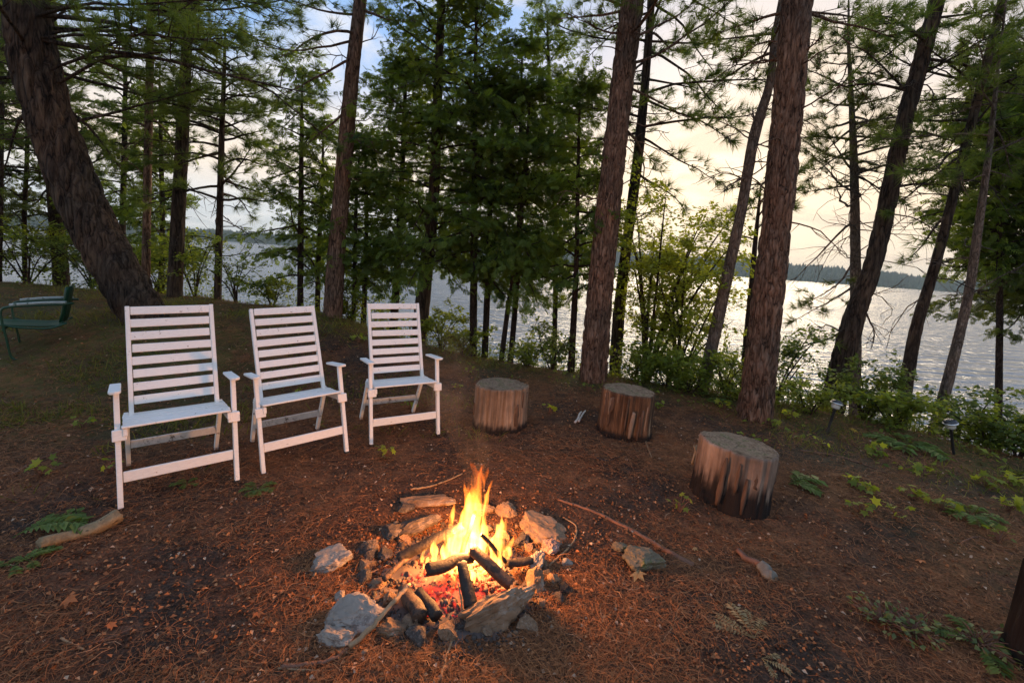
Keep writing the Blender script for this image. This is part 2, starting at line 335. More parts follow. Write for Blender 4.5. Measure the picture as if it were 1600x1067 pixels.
M_BOLT = mat_simple('rusty_bolt', (.20, .15, .12), .5, .3, 30, metal=.6)
def mat_stone(name, col, var=.35, vein=(.4, .38, .36), scale=9):
    m = mat_simple(name, col, .85, var, scale, .9, spec=.3, dirt=(vein, .55)); return m
M_ST_GREY = mat_stone('pale_grey_stone', (.24, .205, .17), .35, (.16, .13, .11))
M_ST_BROWN = mat_stone('brown_stone', (.17, .105, .062), .4, (.25, .19, .14))
M_ST_DARK = mat_stone('dark_stone', (.06, .048, .04), .4, (.15, .12, .10))
M_ST_TAN = mat_stone('tan_stone', (.20, .13, .08), .3, (.2, .14, .10))
M_ST_PINK = mat_stone('pinkish_stone', (.2, .14, .125), .25, (.36, .3, .28))
M_ST_MOSS = mat_stone('mossy_stone', (.14, .115, .075), .35, (.085, .095, .03))
M_CHAR = mat_simple('charred_wood', (.022, .017, .014), .75, .6, 22, .9, (1, 1, 1), spec=.35, dirt=((.16, .12, .09), .62))
M_HALFCHAR = mat_simple('scorched_wood', (.09, .05, .03), .75, .6, 18, .9, dirt=((.02, .016, .014), .50))
M_STICK = mat_simple('bare_stick_wood', (.30, .19, .10), .7, .35, 20, .4)
M_STICK_R = mat_simple('reddish_stick_wood', (.16, .075, .045), .75, .35, 20, .5)
M_STICK_PALE = mat_simple('pale_weathered_stick', (.55, .5, .44), .7, .25, 20, .4)
M_DRIFT = mat_simple('pale_rotten_log', (.24, .17, .09), .9, .5, 20, 1.0, (1, 1, 1), dirt=((.06, .045, .025), .53))
def mat_stump_side(name, cols, streak=(60, 60, 2.2)):
    m, nt, N, L, b = mat_new(name); v = mapping(N, L, 'Object', streak)
    n = tex_noise(N, L, 0.55, 9, 0.78, vec=v); n2 = tex_noise(N, L, 3.5, 4, .6, vec=mapping(N, L))
    r = ramp(N, [(0.30, cols[0]), (0.46, cols[1]), (0.58, cols[2]), (0.72, cols[3])]); L.new(n.outputs[0], r.inputs[0])
    r2 = ramp(N, [(0.35, (.6, .58, .55)), (0.65, (1.25, 1.2, 1.15))]); L.new(n2.outputs[0], r2.inputs[0])
    mu = N.new('ShaderNodeMixRGB'); mu.blend_type = 'MULTIPLY'; mu.inputs[0].default_value = 1; L.new(r.outputs[0], mu.inputs[1]); L.new(r2.outputs[0], mu.inputs[2])
    # near-black tone climbing unevenly from the foot
    at_ = N.new('ShaderNodeAttribute'); at_.attribute_name = 'tint'
    mx = N.new('ShaderNodeMixRGB'); L.new(at_.outputs['Fac'], mx.inputs[0]); L.new(mu.outputs[0], mx.inputs[1]); mx.inputs[2].default_value = (.016, .011, .009, 1)
    L.new(mx.outputs[0], b.inputs['Base Color']); b.inputs['Roughness'].default_value = .8; b.inputs['Specular IOR Level'].default_value = .25
    bump(N, L, b, n.outputs[0], .8, .02); return m
M_STUMP_A = mat_stump_side('weathered_stump_side', [(.06, .04, .028), (.22, .15, .10), (.32, .23, .165), (.42, .32, .25)])
M_STUMP_B = mat_stump_side('torn_stump_side', [(.016, .010, .007), (.075, .040, .022), (.20, .11, .06), (.45, .35, .25)], (38, 38, 2))
M_STUMP_C = mat_stump_side('pinkish_stump_side', [(.09, .06, .045), (.25, .175, .13), (.31, .23, .175), (.40, .32, .26)], (34, 34, 1.3))
M_STUMP_D = mat_stump_side('black_stump_side', [(.010, .007, .005), (.015, .010, .007), (.022, .014, .010), (.03, .02, .014)], (40, 40, 2))
def mat_stump_top():
    m, nt, N, L, b = mat_new('mossy_cut_face'); v = mapping(N, L)
    w = N.new('ShaderNodeTexWave'); w.wave_type = 'RINGS'; w.rings_direction = 'Z'; w.inputs['Scale'].default_value = 11; w.inputs['Distortion'].default_value = 9; w.inputs['Detail'].default_value = 5; w.inputs['Detail Scale'].default_value = 2.5
    L.new(v, w.inputs['Vector']); n = tex_noise(N, L, 9, 6, .7, vec=v)
    r = ramp(N, [(0.32, (.050, .030, .017)), (0.43, (.17, .108, .066)), (0.54, (.26, .175, .115)), (0.61, (.12, .105, .045)), (0.72, (.36, .27, .19))]); L.new(n.outputs[0], r.inputs[0])
    r2 = ramp(N, [(0.2, (.78, .78, .78)), (0.8, (1.12, 1.1, 1.08))]); L.new(w.outputs[0], r2.inputs[0])
    mu = N.new('ShaderNodeMixRGB'); mu.blend_type = 'MULTIPLY'; mu.inputs[0].default_value = 1; L.new(r.outputs[0], mu.inputs[1]); L.new(r2.outputs[0], mu.inputs[2])
    L.new(mu.outputs[0], b.inputs['Base Color']); b.inputs['Roughness'].default_value = .9; b.inputs['Specular IOR Level'].default_value = .2; bump(N, L, b, n.outputs[0], .7, .02); return m
M_STUMP_TOP = mat_stump_top()
def mat_litter():
    m, nt, N, L, b = mat_new('litter'); at_ = N.new('ShaderNodeAttribute'); at_.attribute_name = 'tint'
    r = ramp(N, [(0.0, (.05, .025, .015)), (0.35, (.19, .076, .030)), (0.7, (.36, .145, .055)), (0.9, (.40, .20, .09)), (1.0, (.44, .30, .20))]); L.new(at_.outputs['Fac'], r.inputs[0])
    L.new(r.outputs[0], b.inputs['Base Color']); b.inputs['Roughness'].default_value = .75; b.inputs['Specular IOR Level'].default_value = .25; return m
M_LITTER = mat_litter()
M_GRASS = mat_leaf('grass', (.06, .075, .014), (.17, .17, .035), .4)
M_FARTREE = mat_simple('far_forest', (.035, .055, .025), .9, .4, .05)
def mat_ember():
    m, nt, N, L, b = mat_new('glowing_embers'); at_ = N.new('ShaderNodeAttribute'); at_.attribute_name = 'tint'
    n = tex_noise(N, L, 34, 6, .7, vec=mapping(N, L)); r = ramp(N, [(0.44, (0, 0, 0)), (0.62, (1, 1, 1))]); L.new(n.outputs[0], r.inputs[0])
    mu = N.new('ShaderNodeMath'); mu.operation = 'MULTIPLY'; L.new(r.outputs[0], mu.inputs[0]); L.new(at_.outputs['Fac'], mu.inputs[1])
    rc = ramp(N, [(0.0, (0, 0, 0)), (0.25, (.5, .02, .006)), (0.6, (1, .07, .012)), (1.0, (1, .24, .04))]); L.new(mu.outputs[0], rc.inputs[0])
    b.inputs['Base Color'].default_value = (.09, .065, .055, 1); b.inputs['Roughness'].default_value = .85
    L.new(rc.outputs[0], b.inputs['Emission Color']); b.inputs['Emission Strength'].default_value = 1.0
    return m
M_EMBER = mat_ember()
def mat_flame():
    m = bpy.data.materials.new('flame_gas'); m.use_nodes = True; nt = m.node_tree; N = nt.nodes; L = nt.links; N.clear()
    out = N.new('ShaderNodeOutputMaterial'); em = N.new('ShaderNodeEmission'); L.new(em.outputs[0], out.inputs['Volume'])
    tc = N.new('ShaderNodeTexCoord'); sep = N.new('ShaderNodeSeparateXYZ'); L.new(tc.outputs['Object'], sep.inputs[0])
    mp = N.new('ShaderNodeMapping'); mp.inputs['Scale'].default_value = (34, 34, 6.0); L.new(tc.outputs['Object'], mp.inputs[0])
    n = tex_noise(N, L, 1.0, 3, .6, vec=mp.outputs[0], dist=.6)
    r = ramp(N, [(0.42, (.015, .015, .015)), (0.62, (1, 1, 1))]); L.new(n.outputs[0], r.inputs[0])
    hgt = N.new('ShaderNodeMapRange'); hgt.inputs[1].default_value = 0.05; hgt.inputs[2].default_value = 0.56; L.new(sep.outputs[2], hgt.inputs[0])
    rc = ramp(N, [(0.0, (1, .33, .05)), (0.35, (1, .30, .04)), (0.7, (1, .20, .018)), (1.0, (1, .11, .008))]); L.new(hgt.outputs[0], rc.inputs[0])
    st = ramp(N, [(0.0, (1, 1, 1)), (0.45, (.7, .7, .7)), (1.0, (.10, .10, .10))]); L.new(hgt.outputs[0], st.inputs[0])
    mu = N.new('ShaderNodeMath'); mu.operation = 'MULTIPLY'; L.new(r.outputs[0], mu.inputs[0]); L.new(st.outputs[0], mu.inputs[1])
    m2 = N.new('ShaderNodeMath'); m2.operation = 'MULTIPLY'; L.new(mu.outputs[0], m2.inputs[0]); m2.inputs[1].default_value = 110.0
    L.new(rc.outputs[0], em.inputs[0]); L.new(m2.outputs[0], em.inputs[1])
    m.cycles.volume_step_rate = 0.25
    return m
M_FLAME = mat_flame()

# ------------------------------------------------------------------ ground, lake, far shore
def axis(lo, hi, step, far):
    a = list(np.arange(lo, hi+1e-6, step)); s = step*1.35; v = a[-1]; up = []
    while v < far: v += s; s *= 1.22; up.append(v)
    s = step*1.35; v = a[0]; dn = []
    while v > -far: v -= s; s *= 1.22; dn.append(v)
    return np.array(dn[::-1]+a+up)
def build_ground():
    xs = axis(-11, 8.5, 0.065, 3500); ys = axis(0.4, 10.5, 0.06, 3500)
    X, Y = np.meshgrid(xs, ys); Z = H(X, Y); rng = np.random.default_rng(3)
    near = (np.abs(X) < 12) & (Y < 12) & (Y > 0); Z = Z+near*rng.normal(size=Z.shape)*0.004
    moss = 0.75*sm(-1.9, -3.4, X)*sm(2.5, 3.6, Y)*(1-sm(7.5, 9, Y)*0.3) + sm(-1.1, -0.1, edge_dist(X, Y)) + 0.25*sm(1.8, 3.0, X)
    nx, ny = len(xs), len(ys); i = np.arange(ny-1)[:, None]*nx+np.arange(nx-1)[None]
    Q = np.stack([i, i+1, i+nx+1, i+nx], -1).reshape(-1, 4)
    V = np.stack([X, Y, Z], -1).reshape(-1, 3)
    tag(obj_np('ground', V, Q, M_GROUND, tint=np.clip(moss, 0, 1).ravel(), smooth=True), kind='structure')
build_ground()
V = np.array([(-4000, -200, WATER_Z), (4000, -200, WATER_Z), (4000, 4000, WATER_Z), (-4000, 4000, WATER_Z)], float)
tag(obj_np('lake_water', V, np.array([[0, 1, 2, 3]]), M_WATER), kind='structure')
def far_h(az):
    """(distance, height) of the far shore by compass angle"""
    d = 620+60*math.sin(az*3)+25*math.sin(az*9)
    hh = 20+5*math.sin(az*4+1.0)+2.5*math.sin(az*13)+1.2*math.sin(az*31)
    if az < R(10): hh *= .5+.5*max(0, (az+R(20))/R(30))
    if az > R(20): hh *= 1.15-0.55*min(1, (az-R(20))/R(30))
    return d, hh
def build_far():
    rng = np.random.default_rng(9); V = []; n = 260
    for k in range(n):
        az = R(-62)+R(130)*k/(n-1); d, hh = far_h(az)
        for r_, z in ((0, WATER_Z-1), (6, WATER_Z+1.2), (90, WATER_Z+hh*.72), (190, WATER_Z+hh), (420, WATER_Z-2)):
            V.append((math.sin(az)*(d+r_), math.cos(az)*(d+r_), z))
    i = (np.arange(n-1)*5)[:, None]+np.arange(4)[None]; Q = np.stack([i, i+5, i+6, i+1], -1).reshape(-1, 4)
    tag(obj_np('far_hills', np.array(V), Q, M_FARTREE, smooth=True), kind='structure')
    a = Acc(); N = 9000
    az = R(-62)+R(130)*rng.random(N); rr = rng.random(N)**1.3*190
    cone = np.array([(math.cos(t)*.5, math.sin(t)*.5, 0) for t in np.arange(5)*2*math.pi/5]+[(0, 0, 1)]); cf = np.array([(j, (j+1) % 5, 5) for j in range(5)])
    pos = []
    for q in range(N):
        d, hh = far_h(az[q]); r_ = rr[q]; z = WATER_Z+(1.2*r_/6 if r_ < 6 else 1.2+(hh*.72-1.2)*(r_-6)/84 if r_ < 90 else hh*(.72+.28*(r_-90)/100))
        pos.append((math.sin(az[q])*(d+r_), math.cos(az[q])*(d+r_), z-1))
    pos = np.array(pos); s = rng.uniform(.7, 1.35, N)
    X = np.tile([1., 0, 0], (N, 1))*5.5; Y = np.tile([0, 1., 0], (N, 1))*5.5; Z = np.tile([0, 0, 1.], (N, 1))*8
    a.stamp(cone, cf, pos, X, Y, Z, s, rng.random(N)); tag(a.build('far_forest', M_FARTREE), kind='stuff')
build_far()

# ------------------------------------------------------------------ foliage templates
def t_tuft(n=15, L=1.0, w=0.045, spread=0.95, seed=0):
    r = np.random.default_rng(seed); V = []; Fc = []
    for k in range(n):
        ph = 2.4*k; th = spread*(0.25+0.75*r.random()); d = np.array([math.cos(th), math.sin(th)*math.cos(ph), math.sin(th)*math.sin(ph)])
        b0 = np.array([0.28*r.random()-.14, 0, 0]); s = np.cross(d, r.normal(size=3)); s /= np.linalg.norm(s)
        l = L*(0.75+.35*r.random()); V += [b0-s*w/2, b0+s*w/2, b0+d*l]; Fc.append((3*k, 3*k+1, 3*k+2))
    return np.array(V), np.array(Fc)
def t_spray(seed=0, pairs=4):
    """flat drooping cedar spray along +X, in quads"""
    r = np.random.default_rng(seed); V = []; Fc = []
    def leaf(p, a, l, w):
        d = np.array([math.cos(a), math.sin(a), 0]); s = np.array([-d[1], d[0], 0]); i = len(V)
        dz = -0.25*l
        V.extend([p, p+d*l*.45+s*w/2+[0, 0, dz*.3], p+d*l+[0, 0, dz], p+d*l*.45-s*w/2+[0, 0, dz*.3+.02]]); Fc.append((i, i+1, i+2, i+3))
    for k in range(pairs):
        x = .08+.62*k/(pairs-1); p = np.array([x, 0, -.18*x*x])
        l = .48*(1-.45*x)
        leaf(p, .75+.2*r.random(), l, .15); leaf(p, -.75-.2*r.random(), l, .15)
    leaf(np.array([.55, 0, -.06]), 0, .5, .15); leaf(np.array([0., 0, 0]), 0.05, .6, .09)
    return np.array(V), np.array(Fc)
def t_leaf():
    V = np.array([(0, 0, 0), (.35, .32, .07), (.72, .26, .03), (1, 0, -.1), (.72, -.26, .03), (.35, -.32, .07), (.5, 0, -.02)], float)
    return V, np.array([(0, 6, 2, 1), (6, 3, 2, 2), (0, 5, 4, 6), (6, 4, 3, 3)])[:, :4]
def t_leaf4():
    V = np.array([(0, 0, 0), (.42, .34, .08), (1, 0, -.08), (.42, -.34, .08), (.45, 0, -.03)], float)
    return V, np.array([(0, 4, 2, 1), (0, 3, 2, 4)])
def t_maple():
    """lobed leaf: five points"""
    o = [(0, 0, 0), (.10, .28, .03), (.02, .52, -.03), (.34, .36, .03), (.62, .62, -.06), (.62, .22, .02), (1.0, 0, -.08),
         (.62, -.22, .02), (.62, -.62, -.06), (.34, -.36, .03), (.02, -.52, -.03), (.10, -.28, .03)]
    V = np.array(o+[(.35, 0, -.01)]); Fc = np.array([(12, (k+1) % 12, k) for k in range(12)])
    return V, Fc[:, ::-1]
TUFT = t_tuft(20, 1.0, .05, 1.05); TUFT2 = t_tuft(11, 1.0, .05, 1.05, 4); SPRAY = t_spray(1); LEAF = t_leaf4(); MAPLE = t_maple()

class Crown:
    def __init__(s, seed): s.rng = np.random.default_rng(seed); s.P = []; s.D = []; s.W = Acc()
    def finish(s, tree, tmpl, mat, size, tint_lo=0, tint_hi=1, name='crown', up=None, jitter=.3):
        if s.P:
            P = np.array(s.P); D = np.array(s.D); n = len(P); X, Y, Z = frames(D, s.rng, up)
            # leaf tint follows the clump it belongs to (real colour differences between twigs)
            cl = np.sin(P[:, 0]*5.3+1)*np.sin(P[:, 1]*4.7)*np.sin(P[:, 2]*6.1+2)
            tint = np.clip(.5+.28*cl+s.rng.normal(size=n)*.2, 0, 1)*(tint_hi-tint_lo)+tint_lo
            a = Acc(); a.stamp(tmpl[0], tmpl[1], P, X, Y, Z, size*(1+jitter*(s.rng.random(n)-.5)*2), tint)
            tag(a.build(name, mat, tree), kind='stuff')
    def wood(s, tree, mat):
        if s.W.V: tag(s.W.build('branches', mat, tree, smooth=True), kind='stuff')
def V3(v): return Vector((float(v[0]), float(v[1]), float(v[2])))
def pine_limb(c, p0, d, L, r0, sag=.12, leafy=1.0, step=.055, start=.25, twig=.42, up=.35):
    rng = c.rng; d = V3(d).normalized(); pts = [p0]; n = 8; cur = d.copy()
    for k in range(n):
        cur = (cur+Vector(rng.normal(size=3)*.10)+Vector((0, 0, -sag*.35 if k < n*.6 else sag*.3))).normalized(); pts.append(pts[-1]+cur*L/n)
    c.W.tube(pts, np.linspace(r0, .004, n+1), 6, cap=False)
    side = 1
    m = max(3, int(L*(1-start)/.10))
    for k in range(m):
        t = start+(1-start)*(k+rng.random()*.6)/m; q = min(t*n, n-1e-3); i = int(q); p = pts[i].lerp(pts[i+1], q-i); ax = (pts[i+1]-pts[i]).normalized()
        side = -side; lat = ax.cross(Vector((0, 0, 1))).normalized()*side
        td = (ax*.75+lat*(.55+.4*rng.random())+Vector((0, 0, .25*rng.normal()+.08))).normalized()
        tl = max(.1, twig*L*(1-t*.75)*(.5+.6*rng.random())); tl = min(tl, .75)
        tp = [p, p+td*tl*.5+Vector(rng.normal(size=3)*.02), p+td*tl+Vector((0, 0, .06*tl))+Vector(rng.normal(size=3)*.03)]
        c.W.tube(tp, [.006, .0045, .003], 4, cap=False)
        if rng.random() > leafy: continue
        nt_ = max(2, int(tl*.75/step))
        for j in range(nt_):
            u = .35+.65*(j+1)/nt_; pp = tp[0].lerp(tp[1], u*2) if u < .5 else tp[1].lerp(tp[2], u*2-1)
            jit = rng.normal(size=3)*.022
            c.P.append((pp.x+jit[0], pp.y+jit[1], pp.z+jit[2])); dd = td+Vector((rng.normal()*.35, rng.normal()*.35, up+rng.normal()*.3)); c.D.append(tuple(dd))
    for j in range(5):
        c.P.append(tuple(pts[-1]+Vector(rng.normal(size=3)*.03))); c.D.append(tuple(cur+Vector(rng.normal(size=3)*.4)))
def dead_limb(c, p0, d, L, r0, forks=3):
    rng = c.rng; cur = V3(d).normalized(); pts = [p0]; n = 7
    for k in range(n):
        cur = (cur+Vector(rng.normal(size=3)*.22)+Vector((0, 0, -.05))).normalized(); pts.append(pts[-1]+cur*L/n)
    c.W.tube(pts, np.linspace(r0, .003, n+1), 5, cap=False)
    for f in range(forks):
        i = int(rng.integers(2, n)); dd = (pts[i+1]-pts[i]).normalized()+Vector(rng.normal(size=3)*.6); q = [pts[i]]
        for k in range(3): dd = (dd.normalized()+Vector(rng.normal(size=3)*.25)); q.append(q[-1]+dd.normalized()*L*.13)
        c.W.tube(q, [.005, .004, .003, .002], 4, cap=False)
def cedar_limb(c, p0, d, L, r0, dens=1.0, sag=.25):
    rng = c.rng; d = V3(d).normalized(); pts = [p0]; n = 6; cur = d.copy()
    for k in range(n):
        cur = (cur+Vector(rng.normal(size=3)*.09)+Vector((0, 0, -sag*.3 if k < 3 else sag*.12))).normalized(); pts.append(pts[-1]+cur*L/n)
    c.W.tube(pts, np.linspace(r0, .003, n+1), 5, cap=False)
    m = max(4, int(L/.055*dens)); s = 1
    for k in range(m):
        t = .14+.86*k/m; q = min(t*n, n-1e-3); i = int(q); p = pts[i].lerp(pts[i+1], q-i); ax = (pts[i+1]-pts[i]).normalized(); s = -s
        lat = ax.cross(Vector((0, 0, 1))).normalized()*s
        sl = .30*(1-.5*t)*(.6+.7*rng.random())*min(1, L)
        for j in range(3):
            pp = p+(ax*.6+lat).normalized()*sl*(j+.3)/3*1.4; dd = ax*.8+lat*(.9-.2*j)+Vector((0, 0, -.3+.35*rng.normal()))+Vector(rng.normal(size=3)*.35)
            c.P.append(tuple(pp+Vector(rng.normal(size=3)*.045))); c.D.append(tuple(dd))
def trunk_mesh(tree, pts, rad, mat, seed, nseg=24, ring=.06, ridge=.06, flare=.5, zs=.28, cell=17):
    L = sum((pts[i+1]-pts[i]).length for i in range(len(pts)-1)); n = max(10, int(L/ring))
    P = spline(pts, n); rr = np.interp(np.linspace(0, 1, n), np.linspace(0, 1, len(rad)), rad)
    z0 = P[0].z
    V, Q, T = tube_np(P, rr, nseg); Vn = V.copy(); off = Vector((seed*7.3, seed*3.1, 0))
    for i in range(n):
        c = np.array(P[i]); s_ = i*L/(n-1); fl = 1+flare*math.exp(-s_/.16)
        for j in range(nseg):
            v = V[i*nseg+j]; dr = v-c; a = math.atan2(dr[1], dr[0])
            q = Vector((v[0], v[1], v[2]*zs))*cell+off
            dd = mn.voronoi(q)[0]; e = min(1, (dd[1]-dd[0])*3.2)
            lump = mn.noise(Vector((v[0]*3, v[1]*3, v[2]*1.5))+off)
            f = 1+ridge*(e-.9)+.05*lump+(fl-1)*(1+.6*math.sin(a*4+seed)+.3*math.sin(a*7+2*seed))*.8
            Vn[i*nseg+j] = c+dr*f
    o = obj_np('trunk', Vn, [Q, T], mat, tree, smooth=True)
    return P, rr
def trunk_at(P, rr, z):
    for i in range(len(P)-1):
        if P[i+1].z >= z: return P[i], rr[i]
    return P[-1], rr[-1]
def make_trunk(name, label, cat, group, px, y, widths, mat, seed, top=4.0, lean_y=0.0, **k):
    """px: waypoints (px, py) up the trunk in the photograph, y metres ahead; widths in photo pixels"""
    pts = []; y = y*ky(px[0][0])
    for i, (a, b) in enumerate(px):
        yy = y+lean_y*i/(len(px)-1); pts.append(at(a, b, yy))
    ww = np.interp(np.linspace(0, 1, len(pts)), np.linspace(0, 1, len(widths)), widths); rad = []
    for i, p in enumerate(pts):      # horizontal width in the photograph -> true radius (depth, off-axis stretch, lean)
        d = p-Vector((0, 0, CAM_H)); dep = d.dot(_F); j = max(1, i); la = math.atan2(px[j][0]-px[j-1][0], px[j-1][1]-px[j][1])
        rad.append(ww[i]/2*dep/F_PX*math.cos(la)*math.cos(math.atan2(abs(px[i][0]-800), F_PX)))
    g = h(pts[0].x, pts[0].y)
    if pts[0].z > g-.08: d = (pts[0]-pts[1]).normalized(); base = pts[0]+d*((pts[0].z-g+.08)/max(.3, -d.z)); base.z = h(base.x, base.y)-.08; pts.insert(0, base); rad.insert(0, rad[0])
    if top:
        d = (pts[-1]-pts[-2]).normalized(); d = (d+Vector((0, 0, .35))).normalized(); pts += [pts[-1]+d*top*.5, pts[-1]+d*top]; rad += [rad[-1]*.72, rad[-1]*.3]
    tree = empty(name, (0, 0, 0)); tag(tree, label, cat, group)
    base = Vector(pts[0]); P, rr = trunk_mesh(tree, pts, rad, mat, seed, **k)
    return tree, P, rr
def recenter(tree, base):
    """put the Empty at the foot of the trunk without moving the parts"""
    tree.location = base
    for ch in tree.children: ch.data.transform(Matrix.Translation(-Vector(base)))
PINES = 'pine trees along the lake shore'; CEDARS = 'cedar trees along the lake shore'

# ------------------------------------------------------------------ trees
def pine(name, label, px, y, widths, mat, seed, z0, z1, n, L, leaf=M_NEEDLE, size=.145, az=None, dead=(0, 0, 0, 0), top=3.5, leafy=1.0, group=PINES, limbs=(), r0=.022, sag=.12, el=.15, tmpl=TUFT, taper=.55, **k):
    tree, P, rr = make_trunk(name, label, 'tree', group, px, y, widths, mat, seed, top=top, **k)
    kk = ky(px[0][0]); y = y*kk
    c = Crown(seed+50); rng = c.rng; zt = P[-1].z; a0 = rng.random()*6
    n = int(n*1.3)
    for i in range(n):
        z = z0+(z1-z0)*(i+rng.random()*.7)/n; p, r = trunk_at(P, rr, z)
        a = a0+i*2.4+rng.normal()*.3 if az is None else R(az[0]+(az[1]-az[0])*rng.random())
        l = L*(1-taper*max(0, (z-z0)/(z1-z0)))*(.7+.5*rng.random())
        d = Vector((math.sin(a), math.cos(a), el+.2*rng.normal()))
        pine_limb(c, p+Vector((0, 0, 0)), d, l, max(.012, min(r0, r*.5)), sag=sag, leafy=leafy)
    dn, dz0, dz1, dL = dead
    for i in range(dn):
        z = dz0+(dz1-dz0)*rng.random(); p, r = trunk_at(P, rr, z); a = rng.random()*6.28
        dead_limb(c, p, Vector((math.sin(a), math.cos(a), rng.normal()*.25)), dL*(.4+.8*rng.random()), .010, forks=4)
    for (spx, spy, ex, ey, yy, kw) in limbs:      # limbs the photograph shows one by one: foot on the trunk, far tip
        z = at(spx, spy, y).z; p, r = trunk_at(P, rr, z); e = at(ex, ey, yy*kk); d = e-p
        if kw.get('dead'): dead_limb(c, p, d, d.length, kw.get('r', .016), forks=8)
        else: pine_limb(c, p, d, d.length, kw.get('r', .02), sag=kw.get('sag', .05), leafy=kw.get('leafy', 1), start=kw.get('start', .3), twig=kw.get('twig', .35))
    c.wood(tree, mat); c.finish(tree, tmpl, leaf, size); recenter(tree, P[0]); return tree
def cedar(name, label, px, y, widths, seed, z0, z1, n, L, leaf=M_CEDAR, size=.122, dens=1.55, top=0.5, group=CEDARS, mat=M_BARK_DARK, az=None, taper=.75, el=.1, **k):
    tree, P, rr = make_trunk(name, label, 'tree', group, px, y, widths, mat, seed, top=top, nseg=14, ring=.08, **k)
    c = Crown(seed+90); rng = c.rng
    for i in range(n):
        t = (i+rng.random()*.6)/n; z = z0+(z1-z0)*t; p, r = trunk_at(P, rr, z); a = i*2.4+rng.normal()*.3 if az is None else R(az[0]+(az[1]-az[0])*rng.random())
        l = L*(1-taper*t)*(.55+.65*rng.random())*(.75 if t < .08 else 1)
        cedar_limb(c, p, Vector((math.sin(a), math.cos(a), el+.35*t+.33*rng.normal())), l, max(.006, min(.018, r*.5)), dens)
    c.wood(tree, mat); c.finish(tree, SPRAY, leaf, size, up=.8); recenter(tree, P[0]); return tree

BIG = dict(nseg=76, ring=.026, ridge=.13)
# -- left of the picture
pine('leaning_pine', 'huge dark pine trunk leaning left behind the leftmost white chair', [(226, 497), (144, 350), (94, 230), (55, 100), (41, 0)], 6.85, [92, 97, 96, 94, 82], M_BARK_BROWN, 1,
     2.9, 7.0, 24, 2.7, top=4, flare=.02, dead=(6, 2.2, 5, .8), nseg=90, ring=.035, ridge=.15, cell=9, zs=.22, group='', size=.13,
     limbs=[(52, 60, 470, 95, 5.6, dict(start=.45, r=.03, twig=.22, leafy=.5)), (50, 20, 560, 95, 6.8, dict(start=.5, r=.03, twig=.2, leafy=.4)), (60, 120, 380, 60, 6.8, dict(twig=.35)),
            (90, 200, 330, 130, 8, dict()), (70, 150, 250, 250, 7.5, dict()), (50, 30, 330, -60, 5.5, dict(start=.4)), (60, 140, -60, 260, 7, dict()), (50, 60, 420, 10, 7.4, dict(start=.35, twig=.3)),
            (50, 60, 230, 40, 5.2, dict()), (48, 10, 620, -40, 6.4, dict(start=.45, twig=.25)), (50, 60, 180, -30, 7.6, dict())])
pine('pine_tree', 'slim straight pine behind the leftmost chair, just right of the big leaning trunk', [(228, 425), (231, 250), (234, 100), (236, 0)], 9.6, [15, 14, 13, 11], M_BARK_RED, 2, 3.2, 7.2, 22, 1.9, dead=(8, 1.6, 3.4, .7), top=3, nseg=18)
pine('pine_tree', 'sturdy dark pine trunk above the gap between the first and second white chairs', [(273, 457), (282, 270), (290, 110), (294, 0)], 9.2, [27, 23, 19, 18], M_BARK_BROWN, 3, 3.3, 7.2, 26, 2.0, dead=(14, 1.3, 3.6, .9), top=3, nseg=28)
pine('pine_tree', 'young bushy pine with dense round crown behind the second white chair', [(340, 468), (343, 350), (346, 230), (350, 120)], 9.4, [13, 12, 10, 7], M_BARK_BROWN, 4, 2.1, 4.9, 30, 1.35, leaf=M_NEEDLE, dead=(10, 1.2, 2.3, .7), top=.7, nseg=14, taper=.75)
pine('pine_tree', 'dark thick pine trunk at far left behind the green metal chair', [(97, 452), (92, 390), (84, 300), (80, 200), (78, 0)], 11.5, [30, 27, 24, 22, 20], M_BARK_DARK, 5, 2.2, 6.5, 26, 2.3, dead=(6, 1.2, 2.4, .8), top=2, nseg=20)
pine('pine_tree', 'pine trunk cut off by the left edge of the picture', [(-2, 455), (1, 300), (3, 100), (4, 0)], 9.8, [10, 10, 9, 9], M_BARK_DARK, 6, 2.3, 7, 18, 1.8, dead=(6, 1.2, 2.4, .8), top=2, nseg=14)
cedar('cedar_tree', 'dense shadowy cedar filling the space right of the leaning trunk, low branches', [(190, 430), (192, 330), (195, 200), (196, 100)], 11.6, [12, 11, 9, 6], 7, .5, 4.8, 60, 1.5)
cedar('cedar_tree', 'dark cedar crown between the two straight pines behind the leftmost chair', [(252, 440), (254, 350), (252, 250), (250, 150)], 11.0, [10, 9, 8, 5], 8, .7, 4.2, 46, 1.1)
cedar('cedar_tree', 'yellow green cedar at far left above the green metal chair', [(40, 450), (38, 350), (42, 250), (44, 150)], 11.2, [10, 9, 8, 5], 9, .9, 4.4, 50, 1.5, leaf=mat_leaf('yellow_green_cedar_leaves', (.035, .055, .012), (.12, .14, .025), .4))
